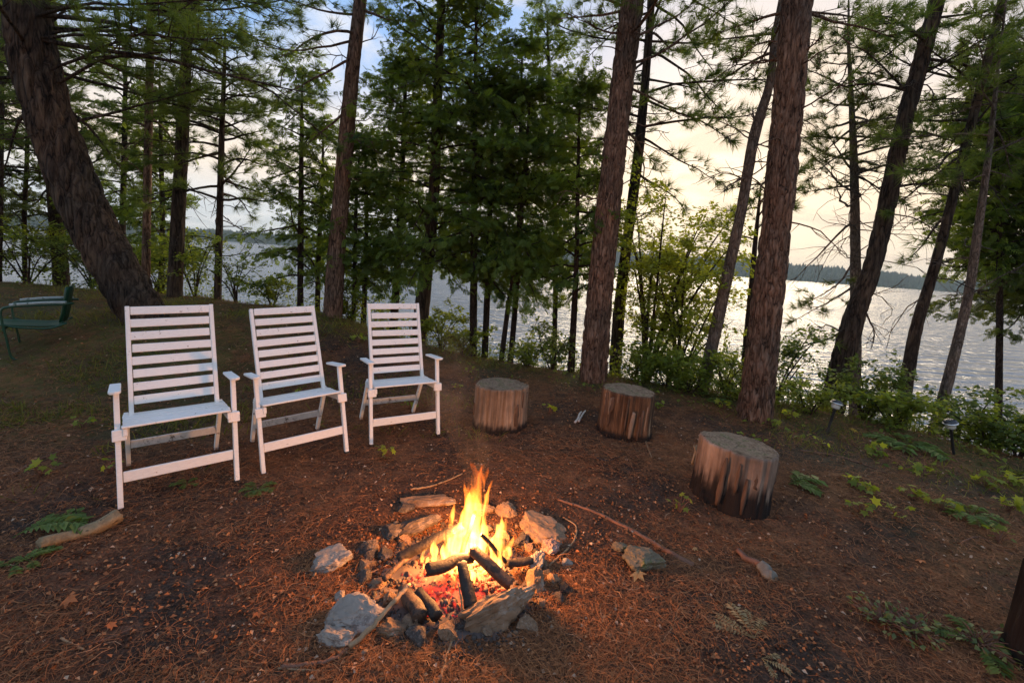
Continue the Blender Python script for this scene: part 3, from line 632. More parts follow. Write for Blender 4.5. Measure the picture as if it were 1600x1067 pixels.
# -- between the second chair and the centre
cedar('cedar_tree', 'thin open crowned spruce standing between the second and third white chairs', [(469, 485), (470, 350), (471, 220), (472, 135)], 8.7, [11, 10, 7, 3], 10, .95, 4.75, 60, 1.05, dens=.85, top=.15, taper=.6)
cedar('cedar_tree', 'slim dark sapling just left of the red barked pine behind the third chair', [(496, 478), (498, 400), (503, 300), (505, 220)], 8.9, [9, 8, 6, 3], 11, 1.2, 3.9, 34, .8, top=.2)
pine('pine_tree', 'red barked pine with a wide foot, behind and left of the third white chair', [(520, 492), (527, 380), (538, 250), (551, 110), (563, 0)], 7.8, [32, 28, 26, 23, 21], M_BARK_RED, 12, 4.3, 7.5, 9, 1.8, dead=(7, 2.4, 4.6, .7), top=3, nseg=36, ring=.05,
     limbs=[(548, 90, 440, 160, 7.2, dict(leafy=.6)), (550, 60, 400, 110, 7.6, dict(leafy=.5)), (545, 170, 470, 215, 7.4, dict(leafy=.5)), (556, 20, 430, 30, 7.2, dict(leafy=.6)), (558, 10, 660, 70, 7.4, dict(leafy=.8)), (545, 200, 600, 260, 8, dict(leafy=.5))])
cedar('cedar_tree', 'thin dark stem close right of the red barked pine, behind the third chair', [(552, 498), (554, 430), (556, 330), (560, 260)], 8.1, [8, 7, 6, 3], 13, 1.1, 3.3, 30, .75, top=.2)
cedar('cedar_tree', 'second thin stem right of the red barked pine with low hanging sprays', [(568, 500), (571, 420), (573, 320), (570, 240)], 8.3, [9, 8, 6, 3], 14, .95, 3.6, 36, .85, top=.2)
cedar('cedar_tree', 'slender cedar rising straight behind the top of the third white chair', [(617, 480), (622, 400), (628, 280), (633, 150)], 8.4, [13, 12, 9, 6], 15, 1.05, 5.2, 62, 1.05, top=.4)
cedar('cedar_tree', 'tallest broad cedar in the middle, trunk at the right shoulder of the third chair', [(657, 505), (668, 400), (678, 300), (684, 150), (690, 0)], 7.9, [25, 22, 18, 15, 11], 16, 1.30, 6.4, 120, 1.5, dens=1.1, top=1.5, mat=M_BARK_BROWN, taper=.35)
cedar('cedar_tree', 'full dark cedar just right of the tallest cedar, behind the smoke', [(739, 558), (740, 460), (741, 330), (742, 180), (744, 40)], 7.5, [12, 12, 10, 7, 5], 17, 1.25, 5.6, 90, 1.1, dens=1.0, top=.6, taper=.5)
cedar('cedar_tree', 'thin straight cedar stem between the fire and the left stump\'s far side', [(757, 560), (761, 470), (765, 350), (770, 200)], 7.6, [11, 10, 8, 5], 18, 1.3, 4.9, 64, .95, top=.5)
cedar('cedar_tree', 'left slanting stem of the crossed pair of cedars above the left stump', [(784, 558), (794, 480), (806, 410), (818, 300), (826, 190)], 7.4, [9, 8, 8, 7, 4], 19, 1.3, 4.6, 54, 1.0, top=.4)
cedar('cedar_tree', 'right upright stem of the crossed pair of cedars above the left stump', [(798, 560), (805, 480), (810, 400), (812, 280), (815, 120)], 7.55, [10, 9, 8, 7, 4], 20, 1.35, 5.0, 58, 1.05, top=.4)
cedar('cedar_tree', 'small cedar with loose crown left of the tall pine beside the middle stump', [(892, 578), (897, 490), (901, 400), (903, 280), (905, 190)], 6.9, [12, 10, 8, 6, 4], 21, 1.15, 4.3, 60, .95, top=.4)
cedar('cedar_tree', 'leafy cedar top hanging between the crossed pair and the tall pine', [(866, 545), (868, 440), (866, 300), (860, 170), (856, 60)], 8.6, [8, 8, 7, 6, 4], 22, 1.4, 5.6, 70, 1.15, top=.4)
# -- right of centre
pine('pine_tree', 'tall straight red pine standing just behind the middle stump', [(926, 592), (938, 450), (953, 300), (970, 150), (988, 0)], 6.35, [46, 41, 38, 38, 38], M_BARK_RED, 23, 4.2, 7.5, 9, 1.9, dead=(9, 2.2, 4.5, .8), top=4,
     limbs=[(972, 130, 1080, 190, 6.6, dict()), (975, 100, 1150, 80, 6.9, dict()), (965, 190, 1110, 270, 7.0, dict(leafy=.8)), (980, 50, 900, 60, 6.0, dict(dead=True)), (985, 15, 870, 20, 6.2, dict(leafy=.6)), (980, 60, 1130, 20, 6.4, dict())], **BIG)
pine('pine_tree', 'shaded pine half hidden behind the tall pine, right side of the middle stump', [(962, 565), (968, 480), (977, 400), (995, 260), (1008, 130), (1018, 0)], 7.7, [20, 19, 17, 17, 14, 12], M_BARK_BROWN, 24, 3.5, 7.5, 24, 2.0, dead=(12, 2.0, 4.5, .9), top=2.5, nseg=24,
     limbs=[(1000, 210, 1120, 290, 7.4, dict()), (1005, 150, 1150, 215, 7.2, dict()), (1008, 120, 1120, 120, 7.8, dict()), (992, 260, 1060, 340, 7.4, dict(leafy=.7)), (1012, 60, 1180, 50, 8, dict())])
pine('pine_tree', 'crooked grey pine with a forked snag, left of the thickest red trunk', [(1100, 598), (1128, 470), (1158, 330), (1178, 215), (1203, 130), (1210, 60), (1222, 0)], 6.3, [22, 20, 18, 19, 15, 12, 13], M_BARK_GREY, 25, 4.6, 7.5, 8, 1.7, dead=(10, 2.0, 4.2, .8), top=3, nseg=28, ring=.05,
     limbs=[(1172, 235, 1205, 175, 6.4, dict(dead=True, r=.02)), (1168, 270, 1140, 320, 6, dict(dead=True)), (1175, 200, 1183, 163, 6.3, dict(dead=True, r=.024)), (1208, 50, 1100, 50, 6, dict()), (1208, 80, 1090, 130, 6.7, dict(leafy=.8))])
pine('pine_tree', 'thickest red barked pine trunk, rising right behind the big right stump', [(1180, 648), (1196, 500), (1213, 350), (1230, 180), (1246, 0)], 5.05, [60, 53, 51, 52, 53], M_BARK_RED, 26, 4.0, 7.0, 8, 1.8, dead=(10, 2.0, 4.0, .8), top=4,
     limbs=[(1238, 90, 1300, 60, 4.8, dict(dead=True)), (1232, 100, 1160, 75, 5.2, dict(dead=True)), (1243, 20, 1390, 60, 5.4, dict()), (1243, 20, 1120, 20, 5.5, dict())], **BIG)
pine('pine_tree', 'dark short stem half hidden behind the left side of the thickest trunk', [(1162, 600), (1166, 540), (1172, 470), (1180, 380)], 6.9, [13, 12, 10, 8], M_BARK_DARK, 27, 2.0, 3.2, 8, .7, top=.8, nseg=12, r0=.01)
pine('pine_tree', 'pale barked pine with bright bushy crown between the two thick right trunks', [(1336, 605), (1337, 480), (1336, 350), (1334, 250), (1330, 150), (1326, 70)], 8.0, [20, 19, 17, 14, 9, 6], M_BARK_GREY, 28, 3.2, 5.6, 30, 1.15, leaf=M_NEEDLE_Y, dead=(26, 1.2, 3.6, 1.1), top=.8, nseg=24, taper=.5,
     limbs=[(1336, 315, 1240, 355, 7.6, dict(dead=True, r=.022)), (1336, 340, 1275, 440, 7.4, dict(dead=True, r=.022)), (1336, 400, 1290, 470, 7.5, dict(leafy=.5)), (1336, 300, 1250, 260, 7.7, dict(leafy=.6)), (1336, 290, 1260, 300, 7.7, dict(leafy=.5)), (1336, 440, 1240, 520, 7.2, dict(leafy=.5)), (1336, 270, 1400, 320, 8, dict(leafy=.6))])
pine('pine_tree', 'stout dark pine leaning right, behind the left path light', [(1303, 622), (1333, 500), (1368, 400), (1411, 200), (1438, 100), (1464, 0)], 6.6, [44, 38, 34, 31, 31, 30], M_BARK_BROWN, 29, 4.0, 7.2, 9, 1.8, dead=(14, 1.6, 4.4, 1.0), top=3.5, nseg=56, ring=.035, ridge=.12,
     limbs=[(1440, 120, 1540, 60, 6.5, dict(leafy=.9)), (1430, 150, 1330, 60, 6.8, dict(leafy=.8)), (1420, 200, 1520, 240, 7, dict(leafy=.9)), (1450, 60, 1360, 20, 6.3, dict()), (1400, 290, 1520, 270, 6.8, dict(leafy=.7)), (1352, 470, 1400, 540, 6.4, dict(dead=True, r=.016)), (1345, 500, 1240, 560, 6.4, dict(leafy=.5)), (1340, 520, 1270, 540, 6.4, dict(dead=True)), (1455, 30, 1560, 10, 6.6, dict())])
pine('pine_tree', 'medium pine leaning right, between the two path lights', [(1410, 640), (1430, 520), (1465, 400), (1516, 200), (1566, 0)], 6.6, [26, 22, 19, 18, 17], M_BARK_BROWN, 30, 3.4, 7.0, 10, 1.8, dead=(12, 1.4, 4.0, .9), top=3, nseg=30, ring=.05,
     limbs=[(1500, 240, 1400, 320, 6.2, dict(leafy=.7)), (1510, 200, 1590, 130, 6.4, dict()), (1480, 330, 1400, 380, 6.4, dict(leafy=.8)), (1525, 130, 1440, 60, 6.3, dict()), (1545, 60, 1600, 40, 6.3, dict())])
pine('pine_tree', 'slim pale pine at the far right, behind the right path light', [(1462, 668), (1490, 560), (1515, 450), (1528, 360), (1545, 240), (1560, 100)], 6.0, [23, 20, 18, 16, 12, 6], M_BARK_GREY, 31, 3.2, 5.6, 14, 1.2, dead=(8, 1.4, 3.0, .7), top=1, nseg=26, ring=.05)
cedar('cedar_tree', 'dense dark cedar overhanging the right edge of the picture', [(1650, 640), (1645, 450), (1630, 280), (1610, 60)], 7.6, [20, 18, 16, 10], 32, 1.25, 5.2, 210, 1.85, dens=1.4, top=1.0, taper=.4, leaf=mat_leaf('dark_cedar_leaves', (.02, .038, .010), (.11, .14, .025), .45))
cedar('cedar_tree', 'leafy cedar behind the slim pale pine near the right edge', [(1560, 640), (1562, 480), (1560, 330), (1556, 190)], 7.2, [14, 12, 9, 5], 33, 1.9, 4.2, 60, 1.0, top=.5, taper=.5)

# ------------------------------------------------------------------ broadleaf bushes and undergrowth
def bush(name, label, cat, group, base, hgt, wid, n, seed, mat, size=.07, stems=5, tmpl=LEAF, depth=None, lean=(0, 0), bark=M_BARK_DARK, low=.15):
    """several arching stems with side twigs carrying leaves"""
    rng = np.random.default_rng(seed); t = empty(name, base); tag(t, label, cat, group); w = Acc(); P = []; D = []; depth = depth or wid
    tips = []
    for s in range(stems):
        a = s*6.283/stems+rng.random(); r_ = (.3+.7*rng.random())
        e = Vector((math.cos(a)*wid*.5*r_+lean[0], math.sin(a)*depth*.5*r_+lean[1], hgt*(.6+.4*rng.random())))
        pts = spline([(0, 0, -.05), (e.x*.3+rng.normal()*.03, e.y*.3, e.z*.45), (e.x*.75, e.y*.75, e.z*.85), e], 9)
        w.tube(pts, np.linspace(.006+.008*hgt, .002, 9), 5, cap=False)
        for k in range(int(5+hgt*5)):
            u = low+(1-low)*rng.random(); q = u*8; i = min(int(q), 7); p = pts[i].lerp(pts[i+1], q-i)
            d = Vector((rng.normal(), rng.normal(), .35*rng.normal()+.2)).normalized(); l = wid*(.12+.22*rng.random())
            tp = [p, p+d*l*.5+Vector((0, 0, .02)), p+d*l]; w.tube(tp, [.004, .003, .002], 3, cap=False); tips.append((tp, d))
    per = max(2, n//len(tips))
    for tp, d in tips:
        for j in range(per):
            u = rng.random()**.6; p = tp[0].lerp(tp[1], u*2) if u < .5 else tp[1].lerp(tp[2], u*2-1)
            P.append(tuple(p+Vector(rng.normal(size=3)*.03))); D.append(tuple(d*.6+Vector((rng.normal()*.6, rng.normal()*.6, rng.normal()*.25-.1))))
    P = np.array(P); X, Y, Z = frames(np.array(D), rng, .5); a = Acc()
    a.stamp(tmpl[0], tmpl[1], P, X, Y, Z, size*rng.uniform(.6, 1.25, len(P)), np.clip(rng.normal(.5, .25, len(P))+.3*(P[:, 2]/hgt-.5), 0, 1))
    tag(w.build('stems', bark, t, smooth=True), kind='stuff'); tag(a.build('leaves', mat, t), kind='stuff'); return t
def on_ground(px, py, y):
    y = y*ky(px); p = at(px, py, y); return Vector((p.x, y, h(p.x, y)))
bush('maple_sapling', 'yellow green maple sapling with airy crown right of the tall middle pine', 'tree', '', on_ground(1012, 560, 7.2), 2.8, 2.0, 12000, 401, M_MAPLE, .056, 15, LEAF, lean=(.3, 0), low=.25)
bush('maple_sapling', 'lower leafy maple branches left of the crooked grey pine', 'tree', '', on_ground(1062, 560, 7.0), 1.9, 1.6, 6000, 402, M_MAPLE, .055, 11, LEAF, low=.1)
SH = 'leafy shrubs along the bank'
for i, (px, py, y, hh, ww, n, m, lab) in enumerate([
    (45, 460, 10.2, 1.3, 2.0, 900, M_SHRUB, 'bushy green shrub behind the green metal chair at far left'),
    (150, 462, 10.4, 1.0, 1.6, 700, M_SHRUB_D, 'dark low shrub at the foot of the leaning trunk\'s left side'),
    (250, 462, 10.0, .8, 1.2, 500, M_SHRUB, 'small green shrub left of the sturdy dark pine behind the first chair'),
    (305, 466, 9.6, 1.1, 1.0, 600, M_SHRUB, 'bright shrub right of the sturdy dark pine, above the first gap'),
    (370, 476, 9.2, .9, .8, 320, M_SHRUB_D, 'sparse upright sapling bush above the second white chair'),
    (425, 482, 9.0, .6, .9, 320, M_SHRUB, 'low shrub in front of the water above the second chair'),
    (545, 500, 8.0, .6, .7, 380, M_SHRUB, 'bright low shrub between the second and third chairs'),
    (595, 470, 8.9, .9, .9, 420, M_SHRUB, 'backlit shrub behind the top of the third white chair'),
    (690, 545, 7.7, .55, .9, 480, M_SHRUB, 'bright green shrub right of the third chair'),
    (722, 565, 7.4, .45, .7, 360, M_SHRUB, 'low shrub at the foot of the broad dark cedar'),
    (825, 575, 7.1, .4, .7, 360, M_SHRUB, 'low green shrub right of the crossed cedar stems'),
    (862, 580, 7.0, .65, .6, 330, M_SHRUB_D, 'taller shrub against the water left of the small loose cedar'),
    (990, 600, 6.6, .5, .8, 420, M_SHRUB, 'bright bush behind the middle stump'),
    (1040, 605, 6.4, .55, .8, 460, M_SHRUB, 'bush between the middle stump and the maple saplings'),
    (1075, 612, 6.0, .45, .7, 380, M_SHRUB, 'yellow green low bush left of the crooked grey pine foot'),
    (1135, 615, 5.9, .5, .7, 380, M_SHRUB, 'bush between the crooked pine and the thickest trunk'),
    (1215, 560, 6.6, 1.3, 1.0, 620, M_SHRUB_D, 'dark leafy bush right of the thickest trunk'),
    (1155, 520, 7.6, 1.3, .9, 420, M_SHRUB_D, 'dark leafy bush left of the thickest trunk, over the water'),
    (1265, 650, 5.3, .35, .6, 260, M_SHRUB, 'low leafy bush just left of the left path light'),
    (1350, 655, 5.5, .7, .9, 560, M_SHRUB_D, 'dense bush right of the left path light'),
    (1400, 670, 5.0, .45, .7, 420, M_SHRUB, 'bright bush between the path lights'),
    (1430, 600, 6.3, .95, .9, 480, M_SHRUB_D, 'tall loose bush behind the two leaning pines'),
    (1500, 690, 5.2, .75, .8, 520, M_SHRUB_D, 'dense dark bush behind the right path light'),
    (1545, 705, 4.7, .5, .7, 420, M_SHRUB, 'bright bush right of the right path light'),
    (1590, 715, 4.4, .55, .8, 460, M_SHRUB_D, 'dark bush at the right edge above the undergrowth'),
    (1520, 600, 6.6, .8, .9, 360, M_SHRUB_D, 'thin bush against the water near the right edge'),
]):
    bush('shrub', lab, 'shrub', SH, on_ground(px, py, y), hh*.95, ww*1.15, int(n*3.2), 500+i, m, .050 if m is M_SHRUB_D else .054, 6, LEAF)

# ------------------------------------------------------------------ folding chairs
def chair_proto():
    t = empty('folding_chair', (0, 0, 0))
    def part(name, me_or_bm, m=M_WHITE, parent=t, bev=.003): return obj_bm(name, me_or_bm, m, parent, bevel=bev)
    for s in (-1, 1):
        x = .283*s
        fl = part('front_leg', bar((x, 0, .012), (x, .10, .64), .026, .036))
        part('rubber_foot', bar((x, -.001, 0), (x, .001, .020), .030, .040), M_RUBBER, fl, .002)
        rl = part('rear_leg', bar((.245*s, .60, .012), (.245*s, .33, .44), .024, .038))
        part('rubber_foot', bar((.245*s, .606, 0), (.245*s, .594, .02), .028, .042), M_RUBBER, rl, .002)
        # arm rest with a rounded front end
        bm = bmesh.new(); pts = [(-.026, .345), (-.028, .06), (-.022, .03), (0, .018), (.022, .03), (.028, .06), (.026, .345)]
        a = [bm.verts.new((x*1.02+p[0], p[1], .640-(p[1]-.1)*.10)) for p in pts]; b = [bm.verts.new((x*1.02+p[0], p[1], .656-(p[1]-.1)*.10)) for p in pts]
        bm.faces.new(a); bm.faces.new(b[::-1]); n = len(pts)
        for i in range(n): bm.faces.new((a[i], b[i], b[(i+1) % n], a[(i+1) % n]))
        bmesh.ops.recalc_face_normals(bm, faces=bm.faces); part('armrest', bm)
        part('upright', bar((.220*s, .275, .39), (.220*s, .50, 1.065), .024, .038))
        sr = part('seat_rail', bar((.2505*s, .02, .43), (.2505*s, .37, .395), .022, .042))
        bk = part('leg_block', bar((.276*s, .036, .385), (.276*s, .044, .445), .064, .030))
        for z in (.405, .63):
            pass
        bm = bmesh.new(); bmesh.ops.create_cone(bm, cap_ends=True, segments=10, radius1=.007, radius2=.006, depth=.012, matrix=Matrix.Translation((.306*s, .066, .41)) @ Matrix.Rotation(R(90)*s, 4, 'Y'))
        part('bolt', bm, M_BOLT, bev=0)
    part('front_stretcher', bar((-.267, .028, .178), (.267, .028, .178), .060, .016))
    part('rear_stretcher', bar((-.232, .477, .20), (.232, .477, .20), .050, .016), M_WHITE_GREY)
    for k in range(6):
        y = .035+k*.057; part('seat_slat', bar((-.262, y, .462-.0057*k), (.262, y, .462-.0057*k), .012, .048, Vector((0, 1, -.1)).normalized()))
    a = Vector((0, .575-.345, .675)).normalized()
    for k in range(8):
        f = .20+.765*k/7; p = Vector((0, .275, .39))+Vector((0, .225, .675))*f; part('back_slat', bar(p+Vector((-.208, -.006, 0)), p+Vector((.208, -.006, 0)), .050, .014, Vector((0, -.675, .225)).normalized()))
    return t
def copy_tree(o, parent=None):
    c = o.copy(); COL.objects.link(c)
    if parent is not None: c.parent = parent
    for ch in list(o.children): copy_tree(ch, c)
    return c
ch0 = chair_proto()
for i, (a, b, lab) in enumerate([((187, 797), (372, 755), 'leftmost white folding chair, nearest the camera, beside the pale rotten log'),
                                 ((410, 740), (543, 712), 'middle of the three white slatted folding chairs facing the fire'),
                                 ((578, 697), (686, 682), 'rightmost white folding chair, next to the left tree stump')]):
    A, B = gp(*a), gp(*b); o = ch0 if i == 0 else copy_tree(ch0); m = (A+B)/2; rj = np.random.default_rng(90+i)
    for c_ in o.children:
        if 'slat' in c_.name: c_.location = tuple(rj.normal(size=3)*.0012); c_.rotation_euler = tuple(rj.normal(size=3)*np.array([.0, .003, .001]))
    o.location = (m.x, m.y, min(A.z, B.z)); ang = math.atan2(B.y-A.y, B.x-A.x); o.rotation_euler = (R((-.5, -3, 0)[i]), R((-1.0, -2.6, -.8)[i]), ang); o.scale = (.965, .965, .99)
    tag(o, lab, 'chair', 'white slatted folding chairs by the fire'); CH = (o, A, B)

# ------------------------------------------------------------------ green metal lawn chair
def green_chair():
    g = gp(6, 566); an = R(38); o_ = Matrix.Rotation(an, 3, 'Z') @ Vector((.25, .225, 0)); t = empty('metal_lawn_chair', (g.x+o_.x, g.y+o_.y, g.z), an); t.scale = (.75, .75, .95)
    tag(t, 'green metal lawn chair with shell back, cut off by the left edge', 'chair')
    # local: faces -X, width along Y (0 near the camera), back at x = +.3
    prof = [(-.62, .33), (-.58, .375), (-.45, .385), (-.2, .37), (.05, .355), (.2, .36), (.25, .40), (.275, .50), (.30, .64), (.32, .76), (.325, .80)]
    def shell(p0, p1, name):
        bm = bmesh.new(); pr = prof[p0:p1]; ny = 12; top = []; rows = []
        for i, (x, z) in enumerate(pr):
            row = []
            for j in range(ny+1):
                v = j/ny*2-1; w = .25
                if p1 == len(prof) and i >= len(pr)-3: w *= (1, .97, .82)[i-(len(pr)-3)]
                row.append(bm.verts.new((x+.012*math.cos(v*9.4)-.03*abs(v)**3*(1 if p1 == len(prof) else 0), v*w, z+(.018*abs(v)**4 if p1 != len(prof) else 0))))
            rows.append(row)
        for i in range(len(rows)-1):
            for j in range(ny): bm.faces.new((rows[i][j], rows[i+1][j], rows[i+1][j+1], rows[i][j+1]))
        bmesh.ops.recalc_face_normals(bm, faces=bm.faces)
        bmesh.ops.solidify(bm, geom=bm.faces[:], thickness=.012)
        return obj_bm(name, bm, M_GREEN, t, smooth=True)
    shell(0, 7, 'seat'); shell(6, len(prof), 'backrest')
    for s in (-1, 1):
        y = .30*s
        V, Q, T = tube_np(spline([(.36, y*.86, .62), (.25, y, .615), (-.1, y, .60), (-.28, y, .585), (-.335, y, .55), (-.335, y, .45), (-.30, y, .25), (-.27, y, .07), (-.22, y, .018), (-.1, y, .014), (.35, y, .014), (.45, y*.96, .014)], 44), .013, 8)
        obj_np('side_tube', V, [Q, T], M_GREEN, t, smooth=True)
        V, Q, T = tube_np(spline([(-.33, y, .40), (-.2, y*.95, .365), (.1, y*.93, .345), (.29, y*.9, .40)], 14), .011, 8); obj_np('seat_rail', V, [Q, T], M_GREEN, t, smooth=True)
        V, Q, T = tube_np(spline([(.30, y*1.0, .634), (.1, y*1.03, .634), (-.1, y*1.03, .622), (-.26, y, .607)], 14), .016, 8); obj_np('armrest', V*np.array([1, 1, 1.]), [Q, T], M_METAL_W, t, smooth=True)
    V, Q, T = tube_np(spline([(.44, -.288, .014), (.53, -.24, .014), (.56, 0, .014), (.53, .24, .014), (.44, .288, .014)], 20), .013, 8); obj_np('rear_tube', V, [Q, T], M_METAL_W, t, smooth=True)
    V, Q, T = tube_np([(-.33, -.3, .345), (-.33, .3, .345)], .011, 8); obj_np('cross_tube', V, [Q, T], M_GREEN, t, smooth=True)
green_chair()

# ------------------------------------------------------------------ tree stumps
def stump(label, px, py, rad, hgt, seed, mside, tilt=(0, 0), foot_dark=.25, jag=.0):
    """px, py: front foot of the stump in the photograph"""
    g = gp(px, py); d = Vector((g.x, g.y, 0)).normalized(); c = Vector((g.x, g.y, 0))+d*rad; t = empty('tree_stump', (c.x, c.y, h(c.x, c.y))); t.rotation_euler = (R(tilt[0]), R(tilt[1]), 0)
    tag(t, label, 'tree stump', 'sawn tree stumps used as seats'); n = 120; rng = np.random.default_rng(seed)
    ang = np.arange(n)*2*math.pi/n
    prof = 1+.045*np.sin(ang*2+seed)+.04*np.sin(ang*3+2*seed)+.02*np.sin(ang*7+seed)
    crack = np.array([mn.noise(Vector((math.cos(a)*9, math.sin(a)*9, seed*3.0))) for a in ang])
    zs = [-.06, 0, .03, .06, .09, .12, .16, .2]+list(np.linspace(.24, hgt-.02, 8))+[hgt-.006, hgt]; V = []; tint = []
    for z in zs:
        for i in range(n):
            g2 = mn.noise(Vector((math.cos(ang[i])*14, math.sin(ang[i])*14, z*1.6+seed)))
            groove = -.05*max(0, mn.noise(Vector((math.cos(ang[i])*22, math.sin(ang[i])*22, z*.7+seed*2)))-.18)
            r = rad*(prof[i]*(1+.05*math.exp(-max(z, 0)/.09)))+.014*g2+groove*1.5+.006*crack[i]
            if z >= hgt-.001: r -= .010
            V.append((math.cos(ang[i])*r, math.sin(ang[i])*r, z))
            lim = foot_dark*(.55+.5*crack[i]+.35*g2)*.6+.02; tint.append(1-float(sm(lim*.75, lim*1.25+.01, z)))
    m = len(zs); i = np.arange(m-1)[:, None]*n; j = np.arange(n)[None]; k = (j+1) % n; Q = np.stack([i+j, i+k, i+n+k, i+n+j], -1).reshape(-1, 4)
    obj_np('side', np.array(V), Q, mside, t, tint=tint, smooth=True)
    top = np.array(V[-n:]); rings = []; fr = [1, .88, .72, .55, .38, .2, .06]
    for f in fr:
        for q in top:
            z = hgt+(0 if f == 1 else .006*mn.noise(Vector((q[0]*f*16, q[1]*f*16, seed)))-.012*(1-f)*0)
            rad_cr = -.012*max(0, 1-abs(((math.atan2(q[1], q[0])*1.0+seed) % 1.57)-.7)*12)*(f < .9)*(1-f*.6)
            rings.append((q[0]*f, q[1]*f, z+rad_cr))
    rings.append((0, 0, hgt)); m = len(fr); i = np.arange(m-1)[:, None]*n; Q = np.stack([i+j, i+k, i+n+k, i+n+j], -1).reshape(-1, 4); jj = np.arange(n); T = np.stack([(m-1)*n+jj, (m-1)*n+(jj+1) % n, np.full(n, m*n)], 1)
    obj_np('cut_face', np.array(rings), [Q, T], M_STUMP_TOP, t, smooth=True); return t
stump('left tree stump, smooth reddish side, next to the rightmost white chair', 778, 681, .222, .39, 1, M_STUMP_A, foot_dark=.14)
stump('middle tree stump with torn rusty bark, in front of the tall pine', 973, 690, .222, .395, 2, M_STUMP_B, (0, 1.5), foot_dark=.05)
stump('largest tree stump at right with dark foot, nearest the path lights', 1137, 804, .228, .39, 3, M_STUMP_C, (0, 3), foot_dark=.42)
stump('blackened stump cut off by the bottom right corner of the picture', 1705, 1130, .23, .40, 4, M_STUMP_D, (0, 2), foot_dark=.2)
def bark_strips(st, rad, hgt, n, seed, mats, hmin, hmax):
    """ragged splinters of bark and torn wood still holding to the side"""
    rng = np.random.default_rng(seed)
    for k in range(n):
        a = rng.random()*6.283; w = rng.uniform(.012, .040); l = rng.uniform(hmin, hmax); z0 = rng.uniform(.01, max(.012, hgt-l-.01)); m = 7; bm = bmesh.new(); rows = []
        for i in range(m):
            u = i/(m-1); ww = w*(.35+.65*math.sin(math.pi*min(1, .15+u*.8)))*rng.uniform(.75, 1.1); rr = rad*(1+.045*math.sin(a*2+seed))+.006+.010*rng.random()*(u if k % 2 else 1-u)
            q = []
            for sx, dr in ((-.5, -.010), (-.45, .004), (0, .009), (.45, .004), (.5, -.010)):
                aa = a+ww*sx/rad+.03*u; q.append(bm.verts.new((math.cos(aa)*(rr+dr), math.sin(aa)*(rr+dr), z0+l*u+rng.normal()*.003)))
            rows.append(q)
        for i in range(m-1):
            for j in range(4): bm.faces.new((rows[i][j], rows[i][j+1], rows[i+1][j+1], rows[i+1][j]))
        bm.faces.new(rows[0][::-1]); bm.faces.new(rows[-1]); obj_bm('bark_strip', bm, mats[k % len(mats)], st, smooth=True)
M_STRIP = mat_simple('loose_bark', (.10, .055, .032), .9, .5, 30, .9, (1, 1, .15)); M_STRIP2 = mat_simple('torn_pale_wood', (.24, .165, .11), .85, .35, 30, .8, (1, 1, .12))
_st = [o for o in COL.objects if o.name.startswith('tree_stump')]
bark_strips(_st[1], .222, .395, 46, 5, [M_STRIP, M_STRIP, M_STRIP, M_STRIP2], .10, .34)
bark_strips(_st[0], .222, .39, 8, 6, [M_STRIP], .06, .2)
bark_strips(_st[2], .228, .39, 10, 7, [M_STRIP], .08, .28)

# ------------------------------------------------------------------ path lights
M_LENS = mat_simple('cloudy_lens', (.50, .48, .42), .25, .1, 20); M_CAP = mat_simple('black_plastic_cap', (.02, .02, .022), .35, .2, 20, spec=.6); M_RIM = mat_simple('brushed_steel_rim', (.55, .53, .5), .3, .15, 30, metal=.9)
def lathe(prof, n=24):
    m = len(prof); a = np.arange(n)*2*math.pi/n; V = np.array([(r*math.cos(t), r*math.sin(t), z) for r, z in prof for t in a]); i = np.arange(m-1)[:, None]*n; j = np.arange(n)[None]; k = (j+1) % n
    return V, np.stack([i+j, i+k, i+n+k, i+n+j], -1).reshape(-1, 4)
def path_light():
    t = empty('path_light', (0, 0, 0))
    V, Q = lathe([(.001, -.10), (.012, -.05), (.0135, 0), (.0135, .25), (.020, .255), (.020, .265), (.001, .266)]); obj_np('stake', V, Q, M_CAP, t, smooth=True)
    V, Q = lathe([(.001, .265), (.036, .267), (.042, .275), (.047, .312), (.044, .314), (.001, .314)]); obj_np('lens', V, Q, M_LENS, t, smooth=True)
    V, Q = lathe([(.001, .3135), (.064, .3135), (.069, .318), (.066, .326), (.058, .330), (.001, .330)]); obj_np('rim', V, Q, M_RIM, t, smooth=True)
    V, Q = lathe([(.060, .3285), (.056, .345), (.040, .354), (.001, .357)]); c = obj_np('cap', V, Q, M_CAP, t, smooth=True)
    obj_bm('solar_panel', bar((-.022, 0, .3585), (.022, 0, .3585), .044, .003, Vector((0, 0, 1))), mat_simple('solar_cell', (.02, .03, .06), .15, .2, 60, spec=.8), t)
    return t
pl = path_light()
for i, (px, py, rx, ry, lab) in enumerate([(1292, 677, -4, 13, 'left path light, leaning on its black stake at the edge of the needles'), (1490, 710, -6, -14, 'right path light on a black stake, in front of the bushes')]):
    o = pl if i == 0 else copy_tree(pl); o.location = gp(px, py); o.rotation_euler = (R(rx), R(ry), .4*i); o.scale = (.86, .86, .95); tag(o, lab, 'path light', 'solar path lights')

